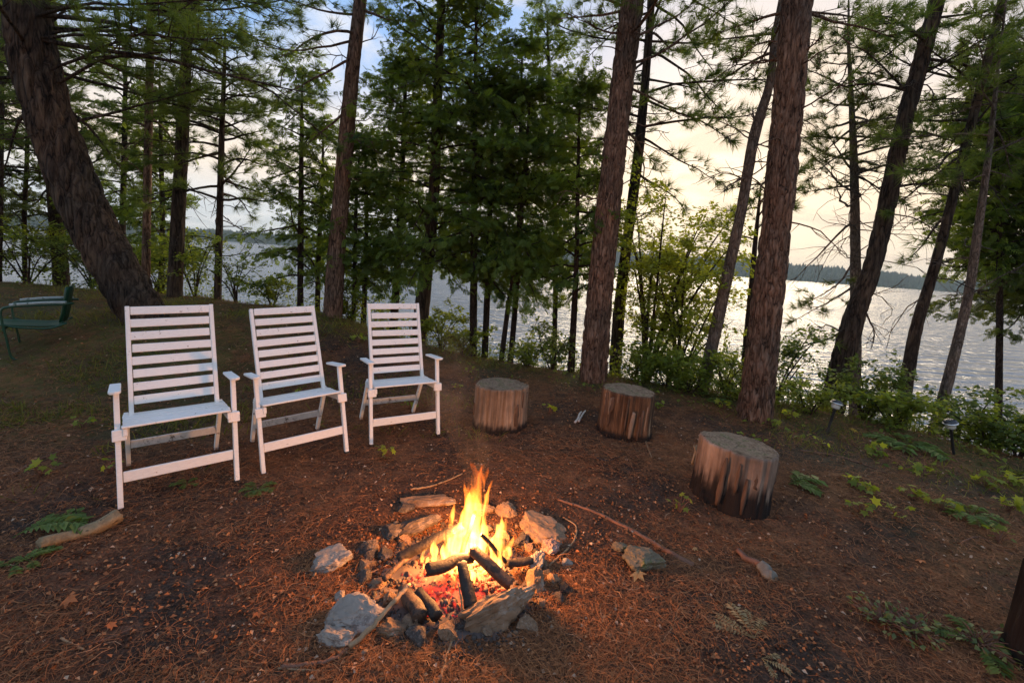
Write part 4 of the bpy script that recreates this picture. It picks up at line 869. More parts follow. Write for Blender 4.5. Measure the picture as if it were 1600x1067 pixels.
# ------------------------------------------------------------------ fire pit : stones, logs, embers, flames
def stone_mesh(name, mat, dims, seed, planes=15, rough=.15, sub=5):
    rng = np.random.default_rng(seed); bm = bmesh.new(); bmesh.ops.create_icosphere(bm, subdivisions=sub, radius=1)
    Pn = rng.normal(size=(planes, 3)); Pn /= np.linalg.norm(Pn, axis=1)[:, None]; dd = rng.uniform(.52, .86, planes)
    for v in bm.verts:
        p = np.array(v.co)
        for n_, d_ in zip(Pn, dd):
            s = p.dot(n_)-d_
            if s > 0: p = p-n_*s
        q = Vector(p); q += q.normalized()*(rough*mn.fractal(q*2.5+Vector((seed, 0, 0)), .8, 2.1, 4)+rough*.35*mn.noise(q*11))
        v.co = (q.x*dims[0]/1.6, q.y*dims[1]/1.6, q.z*dims[2]/1.6)
    for f in bm.faces: f.smooth = True
    me = bpy.data.meshes.new(name); bm.to_mesh(me); bm.free(); me.materials.append(mat)
    me.set_sharp_from_angle(angle=R(28)) if hasattr(me, 'set_sharp_from_angle') else None
    return me
def stone(label, px, py, dims, rz, seed, mat, tilt=(0, 0), z=.26, name='fire_pit_stone', group='stones around the fire pit', **k):
    dims = (dims[0]*.79, dims[1]*.79, dims[2]*.74); g = gp(px, py); o = obj_me(name, stone_mesh(name, mat, dims, seed, **k)); o.location = (g.x, g.y, g.z+dims[2]*z); o.rotation_euler = (R(tilt[0]), R(tilt[1]), R(rz)); tag(o, label, 'stone', group); return o
for i, s in enumerate([
    ('pointed pale grey stone at the left of the fire pit', 517, 884, (.29, .15, .12), 24, M_ST_GREY, (0, -12)),
    ('large pale grey stone at the lower left of the fire pit', 548, 975, (.28, .19, .12), 12, M_ST_GREY, (8, -6)),
    ('small grey block leaning on the large lower left stone', 525, 1002, (.17, .12, .08), -8, M_ST_GREY, (0, 0)),
    ('big wedge shaped brown stone at the front right of the fire', 772, 968, (.46, .18, .17), 25, M_ST_BROWN, (-22, -14)),
    ('broad flat tan slab at the back right of the fire', 845, 835, (.36, .26, .11), -16, M_ST_TAN, (6, 6)),
    ('rounded pale stone behind the flames on the right', 792, 803, (.155, .13, .10), -15, M_ST_TAN, (0, 0)),
    ('round pinkish stone at the end of the tan slab', 857, 863, (.115, .10, .095), 0, M_ST_PINK, (0, 0)),
    ('upright white grey stone right of the fire', 839, 888, (.10, .09, .14), 20, M_ST_GREY, (0, 14)),
    ('brown flat stone leaning below the upright white stone', 834, 918, (.075, .14, .14), 30, M_ST_BROWN, (0, 30)),
    ('dark red brown stone between the flames and the tan slab', 814, 852, (.11, .10, .08), 40, M_ST_DARK, (0, 0)),
    ('long flat stone lying at the back left of the pit', 668, 788, (.34, .13, .08), 8, M_ST_BROWN, (10, 0)),
    ('large sloping rock slab behind the left of the flames', 650, 828, (.30, .17, .10), 30, M_ST_DARK, (-14, -10)),
    ('dark stone at the back left edge of the pit', 615, 838, (.18, .13, .09), 20, M_ST_DARK, (0, 0)),
    ('small grey pebble right of the upright white stone', 885, 885, (.065, .055, .045), 0, M_ST_GREY, (0, 0)),
    ('charred lump of stone at the right of the pit', 881, 925, (.08, .07, .05), 0, M_CHAR, (0, 0)),
    ('small dark stone at the left rim of the coals', 602, 872, (.10, .08, .07), 10, M_ST_DARK, (0, 0)),
    ('ash grey stone left of the coals', 574, 862, (.12, .10, .08), 40, M_ST_DARK, (0, 0)),
    ('small upright grey chip above the large lower left stone', 532, 938, (.045, .06, .07), 10, M_ST_GREY, (0, 20)),
    ('brown stone in front of the coals', 612, 990, (.13, .10, .06), 10, M_ST_BROWN, (0, 0)),
    ('flat ember lit stone at the back of the pit behind the flames', 748, 800, (.20, .10, .08), 0, M_ST_BROWN, (0, 0)),
    ('small brown stone behind the dark back left stone', 632, 800, (.12, .09, .07), 30, M_ST_DARK, (0, 0)),
]):
    stone(s[0], s[1], s[2], s[3], s[4], 40+i*3, s[5], s[6])
stone('mossy rounded rock right of the fire under the long stick', 1002, 885, (.23, .17, .12), -20, 301, M_ST_MOSS, (0, 0), z=.28, name='rock', group='', planes=8)
stone('small yellowish stone left of the mossy rock', 968, 858, (.10, .08, .05), 10, 302, M_ST_MOSS, (0, 0), z=.2, name='rock', group='')

def hz(px, py, z):
    """point at height z above the pit floor seen at that place of the photograph"""
    d = ray(px, py); t = (z-CAM_H)/d.z; return Vector((d.x*t, d.y*t, z))
def ring_stones():
    rng = np.random.default_rng(404); mats = [M_ST_DARK, M_ST_BROWN, M_ST_DARK, M_ST_TAN]; ctr = hz(715, 895, 0); pr = [stone_mesh('ring_stone', m_, (1, .8, .6), 900+q, sub=3) for q, m_ in enumerate(mats)]
    used = set(); SEC = ['right', 'back right', 'back right corner', 'back', 'back left', 'back left corner', 'left', 'lower left', 'front left corner', 'front', 'front right', 'lower right']
    for k in range(34):
        a = 6.283*(k+rng.random()*.7)/34; r = rng.uniform(.33, .46); x = ctr.x+r*math.cos(a)*1.08; y = ctr.y+.02+r*math.sin(a)*.95; s_ = rng.uniform(.045, .105)
        look = ('dark', 'brown', 'sooty black', 'tan')[k % 4]; lab = 'small %s stone on the %s side of the fire ring, %s edge' % (look, SEC[int((a % 6.283)/6.284*12)], 'outer' if r > .395 else 'inner')
        if lab in used: continue
        used.add(lab); o = obj_me('ring_stone', pr[k % 4]); o.scale = (s_, s_, s_); o.location = (x, y, h(x, y)+s_*.12); o.rotation_euler = (rng.normal()*.3, rng.normal()*.3, rng.random()*6.28)
        tag(o, lab, 'stone', 'small sooty stones of the fire ring')
ring_stones()
def log_piece(name, label, a, b, ra, rb, mat, seed, cat='log', group='', n=20, seg=14, wob=.07, squash=.85, kinks=.004, smooth=True):
    """a, b world end points"""
    rng = np.random.default_rng(seed); a = Vector(a); b = Vector(b); L = (b-a).length; mid = a; loc = (a+b)/2
    m1 = a.lerp(b, .35)+Vector(rng.normal(size=3)*kinks); m2 = a.lerp(b, .7)+Vector(rng.normal(size=3)*kinks)
    P = spline([a-loc, m1-loc, m2-loc, b-loc], n); V, Q, T = tube_np(P, np.linspace(ra, rb, n), seg)
    ax = (b-a).normalized()
    for i in range(n):
        c = np.array(P[i])
        for j in range(seg):
            k = i*seg+j; d = V[k]-c; q = Vector(V[k])*9+Vector((seed, seed*2, 0)); s = Vector((q.x, q.y, q.z))-ax*q.dot(ax)*.7
            V[k] = c+d*(1+wob*2.0*mn.noise(s*2.2)+wob*1.3*mn.noise(q*3)+(.16*(abs(((j/seg*6.283*1.5+seed) % 2.1)-1.05)-.5)))*np.array([1, 1, squash])
    for e, (c0, sgn) in enumerate(((0, -1), ((n-1)*seg, 1))):
        for j in range(seg): V[c0+j] += np.array(ax)*sgn*rng.uniform(-.2, .9)*ra*.35
    o = obj_np(name, V, [Q, T], mat, None, smooth=smooth); o.location = loc; tag(o, label, cat, group); return o
def gz(px, py, z): g = gp(px, py); return Vector((g.x, g.y, g.z+z))
FL = 'burning logs in the fire pit'
log_piece('burning_log', 'long charred log rising into the flames from the left', hz(622, 872, .05), hz(722, 822, .16), .027, .024, M_CHAR, 1, group=FL)
log_piece('burning_log', 'short stubby charred log in front of the flames, lying left to right', hz(668, 890, .09), hz(738, 872, .10), .030, .025, M_CHAR, 2, group=FL)
log_piece('burning_log', 'scorched log slanting from the flames down to the right', hz(738, 858, .15), hz(798, 912, .06), .028, .027, M_HALFCHAR, 3, group=FL)
log_piece('burning_log', 'charred log pointing at the viewer from the heart of the fire', hz(722, 880, .13), hz(736, 946, .05), .022, .029, M_CHAR, 4, group=FL)
log_piece('burning_log', 'half burnt log at the front left of the coals', hz(632, 918, .05), hz(655, 962, .045), .027, .033, M_HALFCHAR, 5, group=FL)
log_piece('burning_log', 'second half burnt log close to the front left one', hz(652, 925, .04), hz(682, 962, .04), .028, .026, M_CHAR, 6, group=FL)
log_piece('burning_log', 'upper log crossing behind the flames', hz(700, 830, .12), hz(790, 850, .07), .030, .028, M_CHAR, 7, group=FL)
log_piece('burning_log', 'charred stick end poking out at the right of the coals', hz(792, 880, .06), hz(842, 872, .04), .018, .020, M_CHAR, 8, group=FL)
log_piece('burning_log', 'thin black stick standing up inside the tall flame', hz(720, 870, .04), hz(742, 800, .26), .014, .010, M_CHAR, 9, group=FL, seg=8)
log_piece('burning_log', 'thin charred stick leaning into the flame from the right', hz(800, 885, .03), hz(752, 835, .20), .013, .010, M_CHAR, 10, group=FL, seg=8)
log_piece('burning_log', 'thin scorched stick lying along the left edge of the coals', hz(600, 905, .03), hz(660, 850, .07), .015, .011, M_HALFCHAR, 12, group=FL, seg=8)
def lump(seed):
    bm = bmesh.new(); bmesh.ops.create_icosphere(bm, subdivisions=1, radius=1); rng = np.random.default_rng(seed); V = np.array([v.co[:] for v in bm.verts])*rng.uniform(.45, 1.2, (len(bm.verts), 1))*np.array([1, .8, .6]); Fc = np.array([[v.index for v in f.verts] for f in bm.faces]); bm.free(); return V, Fc
def scatter_lumps(name, label, n, ell, size, mat, seed, tint_fn, zoff=0.0, kind='stuff'):
    rng = np.random.default_rng(seed); a = Acc(); per = n//4
    for q in range(4):
        r_ = np.sqrt(rng.random(per)); t = rng.random(per)*6.283; x = ell[0]+ell[2]*r_*np.cos(t); y = ell[1]+ell[3]*r_*np.sin(t); s = rng.uniform(size[0], size[1], per)*rng.uniform(.7, 1, per)
        z = H(x, y)+s*.3+zoff*(1-r_)*rng.random(per); X, Y, Z = frames(rng.normal(size=(per, 3)), rng)
        a.stamp(*lump(seed+q), np.stack([x, y, z], 1), X, Y, Z*.75, s, tint_fn(x, y, rng))
    o = a.build(name, mat); tag(o, label, None, None, kind); return o
def ash_bed(cx, cy):
    n = 64; g = np.linspace(-.50, .50, n); X, Y = np.meshgrid(g, g); r = np.hypot(X, Y); Z = np.array([[mn.fractal(Vector((a*9, b*9, 1)), .9, 2.0, 4) for a in g] for b in g])
    z = H(cx+X, cy+Y)+.045*np.exp(-(r/.18)**2)+.016*Z*np.exp(-(r/.40)**4)-.03*sm(.36, .49, r); i = np.arange(n-1)[:, None]*n+np.arange(n-1)[None]
    o = obj_np('ash_bed', np.stack([cx+X, cy+Y, z], -1).reshape(-1, 3), np.stack([i, i+1, i+n+1, i+n], -1).reshape(-1, 4), M_EMBER, tint=(np.clip(1.0-(r/.20)**2, 0, 1)*.55).ravel(), smooth=True); tag(o, 'grey ash with glowing cracks in the middle of the fire pit', None, None, 'stuff')
pc = hz(712, 905, 0)
ash_bed(pc.x, pc.y)
scatter_lumps('glowing_embers', 'bed of red glowing embers and charcoal under the logs', 900, (pc.x, pc.y, .25, .24), (.006, .027), M_EMBER, 11, lambda x, y, r: np.clip(.85-np.hypot(x-pc.x, y-pc.y)/.26+r.normal(size=len(x))*.36, 0, 1), .07)
scatter_lumps('ash_and_charcoal', 'grey ash and dead charcoal around the pit', 2200, (pc.x-.0, pc.y+.02, .50, .46), (.004, .018), M_ST_DARK, 17, lambda x, y, r: r.random(len(x)))
scatter_lumps('pebbles', 'small pebbles around the fire pit', 60, (pc.x+.1, pc.y, .75, .62), (.008, .022), M_ST_TAN, 19, lambda x, y, r: r.random(len(x)))
M_HAZE = bpy.data.materials.new('evening_air')
def haze():
    m = M_HAZE; m.use_nodes = True; N = m.node_tree.nodes; N.clear(); out = N.new('ShaderNodeOutputMaterial'); v = N.new('ShaderNodeVolumePrincipled'); m.node_tree.links.new(v.outputs[0], out.inputs['Volume'])
    v.inputs['Color'].default_value = (.80, .92, .95, 1); v.inputs['Density'].default_value = .00035; v.inputs['Anisotropy'].default_value = .1; m.cycles.homogeneous_volume = True
    V = np.array([(x, y, z) for x in (-1300, 1300) for y in (-300, 1500) for z in (-8, 60)], float)
    o = obj_np('haze', V, np.array([(0, 1, 3, 2), (4, 6, 7, 5), (0, 4, 5, 1), (2, 3, 7, 6), (0, 2, 6, 4), (1, 5, 7, 3)]), m); tag(o, kind='stuff')
haze()
def flames():
    rng = np.random.default_rng(5); Vs = []; Fs = []; n0 = 0; c = hz(733, 880, 0); c.z = h(c.x, c.y)
    def tongue(dx, dy, z0, hh, r, sway, sd, flat=.8):
        nonlocal n0
        n = 22; P = []; rad = []
        ph = sd*1.7
        for i in range(n):
            u = i/(n-1); P.append((dx+sway[0]*u*u+.018*math.sin(u*7+ph)*u, dy+sway[1]*u*u+.015*math.cos(u*6+ph)*u, z0+hh*u)); rad.append(max(.0008, r*(math.sin(math.pi*min(1, u*1.05+.16))**.9)*(1-u)**.45*(1+.22*math.sin(u*16+ph*2))))
        V, Q, T = tube_np(P, np.array(rad), 12); Vs.append(V); Fs.append((Q+n0, T+n0)); n0 += len(V)
    S = [(.0, .0, .04, .50, .060, (.02, 0)), (.03, .01, .05, .56, .040, (.0, .0)), (-.03, .0, .04, .44, .045, (.03, 0)), (.015, -.03, .02, .30, .045, (0, 0)), (-.015, .03, .05, .48, .03, (-.01, 0)),
         (.06, .02, .05, .42, .030, (.0, .0)), (-.075, .0, .03, .30, .035, (.03, 0)), (-.12, -.02, .04, .22, .028, (.02, 0)), (-.17, -.04, .04, .17, .022, (.03, 0)), (-.10, .03, .05, .34, .02, (.0, 0)),
         (.12, .0, .04, .24, .034, (.01, 0)), (.155, .01, .04, .30, .024, (0, 0)), (.185, .0, .03, .20, .020, (.01, 0)), (.20, .03, .05, .14, .015, (0, 0)), (.14, -.07, .03, .15, .022, (.0, 0)),
         (-.04, -.10, .01, .16, .025, (0, 0)), (.0, -.17, .01, .10, .018, (0, 0)), (.06, -.13, .02, .11, .018, (0, 0)), (-.06, -.16, .01, .09, .014, (0, 0)), (.10, -.12, .01, .12, .014, (0, 0)), (-.22, -.05, .04, .10, .014, (.02, 0)),
         (.045, .02, .35, .27, .012, (.02, 0)), (.01, .0, .38, .22, .010, (-.02, 0)), (-.04, .01, .32, .20, .010, (0, 0)), (.07, .01, .30, .22, .010, (.03, 0)), (.025, 0, .45, .18, .006, (.0, 0)), (-.015, 0, .42, .20, .007, (-.01, 0)), (-.09, .01, .2, .2, .008, (-.01, 0)), (.17, .01, .2, .18, .008, (0, 0))]
    S += [(-.06, -.14, .02, .15, .018, (.01, 0)), (.03, -.16, .02, .14, .018, (0, 0)), (.08, -.10, .04, .19, .022, (0, 0)), (-.12, -.10, .02, .16, .018, (.02, 0)), (-.02, -.09, .04, .22, .026, (.01, 0)), (.045, -.06, .06, .30, .024, (0, 0)), (-.20, -.08, .02, .10, .014, (.02, 0)), (.0, -.20, .0, .09, .012, (0, 0))]
    for i, s in enumerate(S): tongue(s[0], s[1], s[2], s[3]*1.12, s[4]*.95, s[5], i)
    V = np.vstack(Vs); F4 = np.vstack([f[0] for f in Fs]); F3 = np.vstack([f[1] for f in Fs])
    me = mesh_np('flames', V, [F4, F3], M_FLAME); tmp = bpy.data.objects.new('flames_tmp', me); COL.objects.link(tmp)
    md = tmp.modifiers.new('r', 'REMESH'); md.mode = 'VOXEL'; md.voxel_size = .006
    dg = bpy.context.evaluated_depsgraph_get(); me2 = bpy.data.meshes.new_from_object(tmp.evaluated_get(dg)); bpy.data.objects.remove(tmp); me2.name = 'flames'
    if not me2.materials: me2.materials.append(M_FLAME)
    for p in me2.polygons: p.use_smooth = True
    o = obj_me('flames', me2); o.location = c; tag(o, 'tall orange and yellow flames of the camp fire', 'fire')
    ld = bpy.data.lights.new('fire_light', 'POINT'); ld.energy = 30; ld.color = (1, .40, .12); ld.shadow_soft_size = .05
    lo = bpy.data.objects.new('fire_light', ld); lo.location = c+Vector((0, 0, .24)); COL.objects.link(lo)
    ld2 = bpy.data.lights.new('fire_light', 'POINT'); ld2.energy = 10; ld2.color = (1, .30, .06); ld2.shadow_soft_size = .04
    lo = bpy.data.objects.new('fire_light', ld2); lo.location = c+Vector((-.02, -.08, .13)); COL.objects.link(lo)
flames()
def smoke():
    m = bpy.data.materials.new('thin_smoke'); m.use_nodes = True; N = m.node_tree.nodes; L = m.node_tree.links; N.clear(); out = N.new('ShaderNodeOutputMaterial'); v = N.new('ShaderNodeVolumePrincipled'); L.new(v.outputs[0], out.inputs['Volume'])
    n = tex_noise(N, L, 5, 3, .6, vec=mapping(N, L, 'Object', (1, 1, .5)), dist=1.0); r = ramp(N, [(0.42, (0, 0, 0)), (0.75, (1, 1, 1))]); L.new(n.outputs[0], r.inputs[0]); mu = N.new('ShaderNodeMath'); mu.operation = 'MULTIPLY'; L.new(r.outputs[0], mu.inputs[0]); mu.inputs[1].default_value = .35
    L.new(mu.outputs[0], v.inputs['Density']); v.inputs['Color'].default_value = (.75, .75, .78, 1); m.cycles.volume_step_rate = .6
    P = spline([(0, 0, .40), (-.02, .04, .62), (-.10, .10, .80), (-.20, .16, .98), (-.32, .22, 1.1)], 16); V, Q, T = tube_np(P, np.interp(np.linspace(0, 1, 16), [0, .15, .6, .9, 1], [.02, .08, .17, .17, .03]), 16)
    c = hz(733, 880, 0); o = obj_np('smoke', V, [Q, T], m, smooth=True); o.location = (c.x, c.y, h(c.x, c.y)); tag(o, 'faint grey smoke drifting up from the flames', None, None, 'stuff')
smoke()

# ------------------------------------------------------------------ sticks on the ground
def stick(name, label, pix, r0, r1, mat, seed, lift=None, cat='stick', n=26, wob=.12, group=''):
    pts = []
    for q in pix:
        g = gp(q[0], q[1]) if len(q) < 3 else hz(q[0], q[1], q[2]); pts.append(g+Vector((0, 0, r0*.9 if len(q) < 3 else 0)))
    P = spline(pts, n); rng = np.random.default_rng(seed); c = P[0].copy()
    P = [p-c+Vector(rng.normal(size=3)*r0*.18) for p in P]; V, Q, T = tube_np(P, np.linspace(r0, r1, n), 8, wob=wob, seed=seed)
    o = obj_np(name, V, [Q, T], mat, None, smooth=True); o.location = c; tag(o, label, cat, group); return o
stick('poking_stick', 'thick tan stick lying across the front left rim of the pit', [(545, 1018), (575, 985, .05), (610, 945, .09), (640, 912, .11)], .011, .009, M_STICK, 1)
stick('tree_root', 'brown curved root in the soil at the bottom left of the pit', [(440, 1050), (480, 1046), (515, 1036), (545, 1018)], .008, .006, M_STICK_R, 2, cat='root')
stick('twig', 'thin bent twig running from the coals to the bottom edge', [(688, 1067), (700, 1020), (716, 985), (722, 950, .04), (716, 912, .10)], .005, .003, M_STICK, 3)
stick('dead_branch', 'long reddish branch lying from the pit towards the lower right', [(872, 783), (930, 802), (990, 832), (1040, 862), (1082, 886)], .006, .014, M_STICK_R, 4)
stick('twig', 'thin curved twig beside the round pinkish stone', [(858, 884), (884, 862), (898, 843), (899, 825), (880, 810)], .005, .003, M_STICK, 5)
stick('twig', 'thin twig lying behind the pit left of the flames', [(642, 766), (672, 762), (700, 752), (722, 742)], .006, .004, M_STICK, 6)
stick('twig', 'straw thin twig reaching the coals from the left', [(530, 916), (560, 905), (590, 893), (612, 882)], .005, .003, M_STICK, 7)
stick('twig', 'pale thin twig on the dirt at the right edge', [(1500, 850), (1530, 842), (1560, 860), (1582, 868)], .005, .004, M_STICK_R, 8)
stick('twig', 'dark twig between the middle stump and the fire', [(930, 718), (950, 722), (975, 712)], .009, .006, M_CHAR, 9)
stick('twig', 'short pale twig in front of the middle stump', [(1008, 690), (1012, 702), (1018, 716)], .008, .004, M_STICK, 10)
stick('twig', 'long thin twig along the dirt below the left path light', [(1250, 705), (1300, 712), (1350, 728), (1385, 742)], .007, .004, M_STICK_R, 11)
stick('twig', 'thin straw at the bottom left of the picture', [(88, 1000), (110, 1012), (130, 1018)], .004, .003, M_STICK, 12)
stick('twig', 'thin reddish twig on the needles at the bottom left', [(140, 1010), (175, 1002), (205, 985)], .004, .003, M_STICK_R, 13)
stick('twig', 'pale crooked twig at the bottom centre left', [(435, 1045), (470, 1052), (500, 1049)], .004, .003, M_STICK, 14)
stick('twig', 'thin twig on the slope left of the leftmost chair', [(20, 745), (60, 722), (110, 702)], .008, .004, M_STICK_R, 15)
log_piece('rotten_log', 'pale rotten log lying under the front leg of the leftmost chair', gz(62, 862, .03), gz(184, 822, .045), .030, .036, M_DRIFT, 21, n=40, seg=20, wob=.10, kinks=.012)
log_piece('broken_stick', 'brown broken stick with grey end, right of the mossy rock', gz(1152, 868, .02), gz(1190, 892, .02), .018, .022, M_STICK_R, 22, cat='stick', wob=.2)
log_piece('broken_stick', 'grey stub of wood at the end of the brown broken stick', gz(1188, 890, .02), gz(1208, 908, .02), .026, .030, mat_simple('grey_stub', (.16, .14, .11), .85, .35, 20, .7), 23, cat='stick', wob=.2)
for i, (a, b, lab) in enumerate([((898, 664), (908, 648), 'left of the two small white splinters by the middle stump'), ((904, 662), (914, 647), 'right of the two small white splinters by the middle stump')]):
    log_piece('wood_splinter', lab, gz(*a, .02), gz(*b, .03), .010, .008, M_STICK_PALE, 30+i, cat='splinter', n=8, seg=6)
for i, (a, b, lab) in enumerate([((1080, 735), (1093, 705), 'pale splinter leaning on the left side of the largest stump'), ((1092, 738), (1082, 712), 'second splinter crossing the first on the largest stump\'s left side')]):
    A = gz(*a, .05); log_piece('wood_splinter', lab, A, A+Vector((.04 if i == 0 else -.04, .05, .13)), .008, .005, M_STICK, 34+i, cat='splinter', n=8, seg=6)

# ------------------------------------------------------------------ small plants, each on its own
def fern(name, label, px, py, n, L, seed, mat=M_FERN, cat='fern', el=.6, az=None, pairs=11, wid=.22, group='', width=.34):
    g = gp(px, py); t = empty(name, g); tag(t, label, cat, group); rng = np.random.default_rng(seed)
    for q in range(n):
        a = (q*6.283/n+rng.random()*.6) if az is None else R(az[0]+(az[1]-az[0])*(q+.5)/n+rng.normal()*6)
        d = Vector((math.sin(a), math.cos(a), 0)); l = L*(.75+.4*rng.random()); e_ = el*(.8+.4*rng.random()); m = 12
        P = [d*l*u+Vector((0, 0, l*(e_*u-e_*.85*u*u)+.005)) for u in np.linspace(0, 1, m)]
        ac = Acc(); ac.tube(P, np.linspace(.0025, .001, m), 4, tint=.2, cap=False); pos = []; D = []; S = []
        for k in range(pairs):
            u = .18+.8*k/pairs; i = min(int(u*(m-1)), m-2); p = P[i].lerp(P[i+1], u*(m-1)-i); ax = (P[i+1]-P[i]).normalized(); lat = ax.cross(Vector((0, 0, 1))).normalized()
            for s in (-1, 1):
                pos.append(tuple(p)); D.append(tuple(lat*s+ax*.45+Vector((0, 0, -.1+.12*rng.normal())))); S.append(l*width*math.sin(math.pi*(.22+.78*(1-u))**.8)*(.9+.2*rng.random()))
        pos.append(tuple(P[-2])); D.append(tuple(P[-1]-P[-2])); S.append(l*.16)
        X, Y, Z = frames(np.array(D), rng, .12); ac.stamp(LEAF[0]*np.array([1, .62, 1]), LEAF[1], np.array(pos), X, Y, Z, np.array(S), rng.uniform(.2, 1, len(S)))
        ac.build('frond', mat, t)
    return t
def seedling(label, px, py, n, L, seed, mat=M_SHRUB, group='small leafy seedlings on the forest floor', tmpl=MAPLE, hgt=.06, spread=.9):
    g = gp(px, py); t = empty('seedling', g); tag(t, label, 'plant', group); rng = np.random.default_rng(seed); w = Acc(); pos = []; D = []
    for q in range(n):
        a = rng.random()*6.283; p = Vector((math.cos(a)*hgt*spread*rng.random(), math.sin(a)*hgt*spread*rng.random(), hgt*(.5+.7*rng.random()))); w.tube([(0, 0, -.01), p*.6+Vector((0, 0, .01)), p], [.0025, .002, .0015], 4, cap=False)
        pos.append(tuple(p)); D.append((math.cos(a), math.sin(a), .5*rng.normal()+.1))
    X, Y, Z = frames(np.array(D), rng, .6); w.build('stem', M_STICK_R, t)
    ac = Acc(); ac.stamp(tmpl[0], tmpl[1], np.array(pos), X, Y, Z, L*rng.uniform(.7, 1.2, n), rng.uniform(.2, 1, n)); ac.build('leaves', mat, t); return t
fern('fern', 'bright fern left of the pale rotten log at the left edge', 20, 845, 2, .24, 61, az=(30, 80))
fern('fern', 'small fern at the lower left below the rotten log', 22, 888, 3, .11, 62)
fern('fern', 'tiny fern just below the rotten log', 48, 880, 3, .09, 63)
fern('fern', 'bright fern at the front right foot of the middle chair', 402, 768, 6, .11, 64)
fern('fern', 'small fern under the front stretcher of the leftmost chair', 292, 760, 5, .075, 65)
fern('fern', 'fern leaning on the right side of the largest stump', 1232, 758, 4, .24, 66, az=(40, 150))
fern('fern', 'bushy fern patch at the right, between the right path light and the dirt', 1515, 808, 7, .20, 67)
fern('fern', 'small fern left of the blackened corner stump', 1530, 1012, 4, .15, 70, mat=M_SHRUB_D)
fern('dead_fern', 'dry tan fern frond pointing up, bottom right of the watermark text\'s place' if False else 'dry tan fern with long fronds on the dirt at the bottom right', 1178, 1000, 5, .17, 71, mat=M_DEADFERN, az=(-80, 60), pairs=10, el=.15, width=.20)
fern('dead_fern', 'shorter dry fern just in front of the longer dry one', 1190, 1030, 3, .11, 72, mat=M_DEADFERN, az=(60, 200), el=.15, width=.22, pairs=9)
fern('fern', 'green fern clump at the feet of the middle chair\'s far side', 690, 545, 5, .30, 73)
fern('fern', 'bright fern between the path lights', 1418, 700, 7, .30, 74)
fern('fern', 'fern left of the thickest trunk\'s foot', 1120, 625, 5, .24, 75)
for i, (px, py, n, L, m, lab) in enumerate([
    (858, 646, 6, .07, M_MAPLE, 'bright little seedling between the left and middle stumps'),
    (800, 600, 5, .06, M_SHRUB, 'tiny seedling behind the left stump\'s right side'),
    (735, 585, 6, .07, M_SHRUB, 'seedling in front of the broad dark cedar'),
    (715, 610, 5, .05, M_SHRUB, 'tiny seedling left of the left stump'),
    (920, 612, 6, .06, M_SHRUB, 'seedling at the left of the tall pine foot'),
    (605, 718, 5, .06, M_MAPLE, 'yellowish seedling in front of the rightmost chair'),
    (1130, 640, 8, .08, M_MAPLE, 'yellow green seedling left of the thickest trunk'),
    (1235, 655, 9, .09, M_MAPLE, 'yellow green seedling right of the thickest trunk'),
    (1205, 668, 7, .08, M_SHRUB, 'seedling at the right foot of the thickest trunk'),
    (1370, 712, 9, .09, M_SHRUB, 'dull green seedling in front of the bushes'),
    (1345, 770, 8, .08, M_SHRUB, 'seedling patch in the dirt right of the largest stump'),
    (1330, 762, 6, .06, M_MAPLE, 'yellow seedling next to the patch right of the largest stump'),
    (1440, 745, 9, .08, M_SHRUB, 'seedling below and left of the right path light'),
    (1425, 780, 9, .08, M_SHRUB, 'broad leaved seedling in the middle of the right slope'),
    (1470, 800, 10, .08, M_SHRUB, 'leafy seedling at the lower edge of the right slope'),
    (1540, 760, 9, .08, M_SHRUB, 'seedling right of the right path light\'s stake'),
    (1575, 800, 9, .08, M_SHRUB, 'seedling at the right edge above the dirt'),
    (1560, 850, 6, .06, M_SHRUB, 'small seedling at the right edge near the twig'),
    (1400, 812, 6, .06, M_SHRUB, 'small seedling on the bare dirt of the right slope'),
    (1345, 800, 7, .07, M_SHRUB, 'spiky small seedling on the bare dirt'),
    (1285, 700, 5, .05, M_MAPLE, 'tiny yellow seedling left of the long thin twig'),
    (1590, 760, 9, .09, M_MAPLE, 'yellow green seedling at the right edge'),
    (1062, 800, 6, .05, M_SHRUB, 'tiny seedling left of the largest stump'),
    (170, 740, 6, .06, M_SHRUB, 'seedling left of the leftmost chair'),
    (65, 745, 7, .06, M_SHRUB, 'low seedling at the left edge on the mossy slope'),
    (130, 670, 7, .06, M_SHRUB, 'seedling on the mossy patch left of the leftmost chair'),
    (470, 625, 6, .06, M_SHRUB, 'seedling under the seat of the middle chair'),
    (560, 535, 8, .09, M_SHRUB, 'leafy seedling on the bank between the second and third chairs'),
    (640, 640, 6, .06, M_SHRUB, 'seedling under the seat of the rightmost chair'),
    (1030, 640, 8, .07, M_SHRUB, 'seedling right of the middle stump'),
]): seedling(lab, px, py, n+4, L*.7, 700+i, m, hgt=.075)
M_DULL = mat_leaf('dull_green_leaves', (.07, .10, .04), (.17, .21, .08), .35)
seedling('small leaved creeping plant at the lower right of the picture', 1378, 978, 80, .030, 801, M_DULL, tmpl=LEAF, hgt=.05, spread=3.2)
seedling('second creeping plant, nearer the bottom right corner', 1422, 992, 70, .028, 802, M_DULL, tmpl=LEAF, hgt=.05, spread=2.6)
seedling('sparse creeping plant beside the blackened corner stump', 1525, 1010, 40, .030, 803, M_DULL, tmpl=LEAF, hgt=.05, spread=3.0)
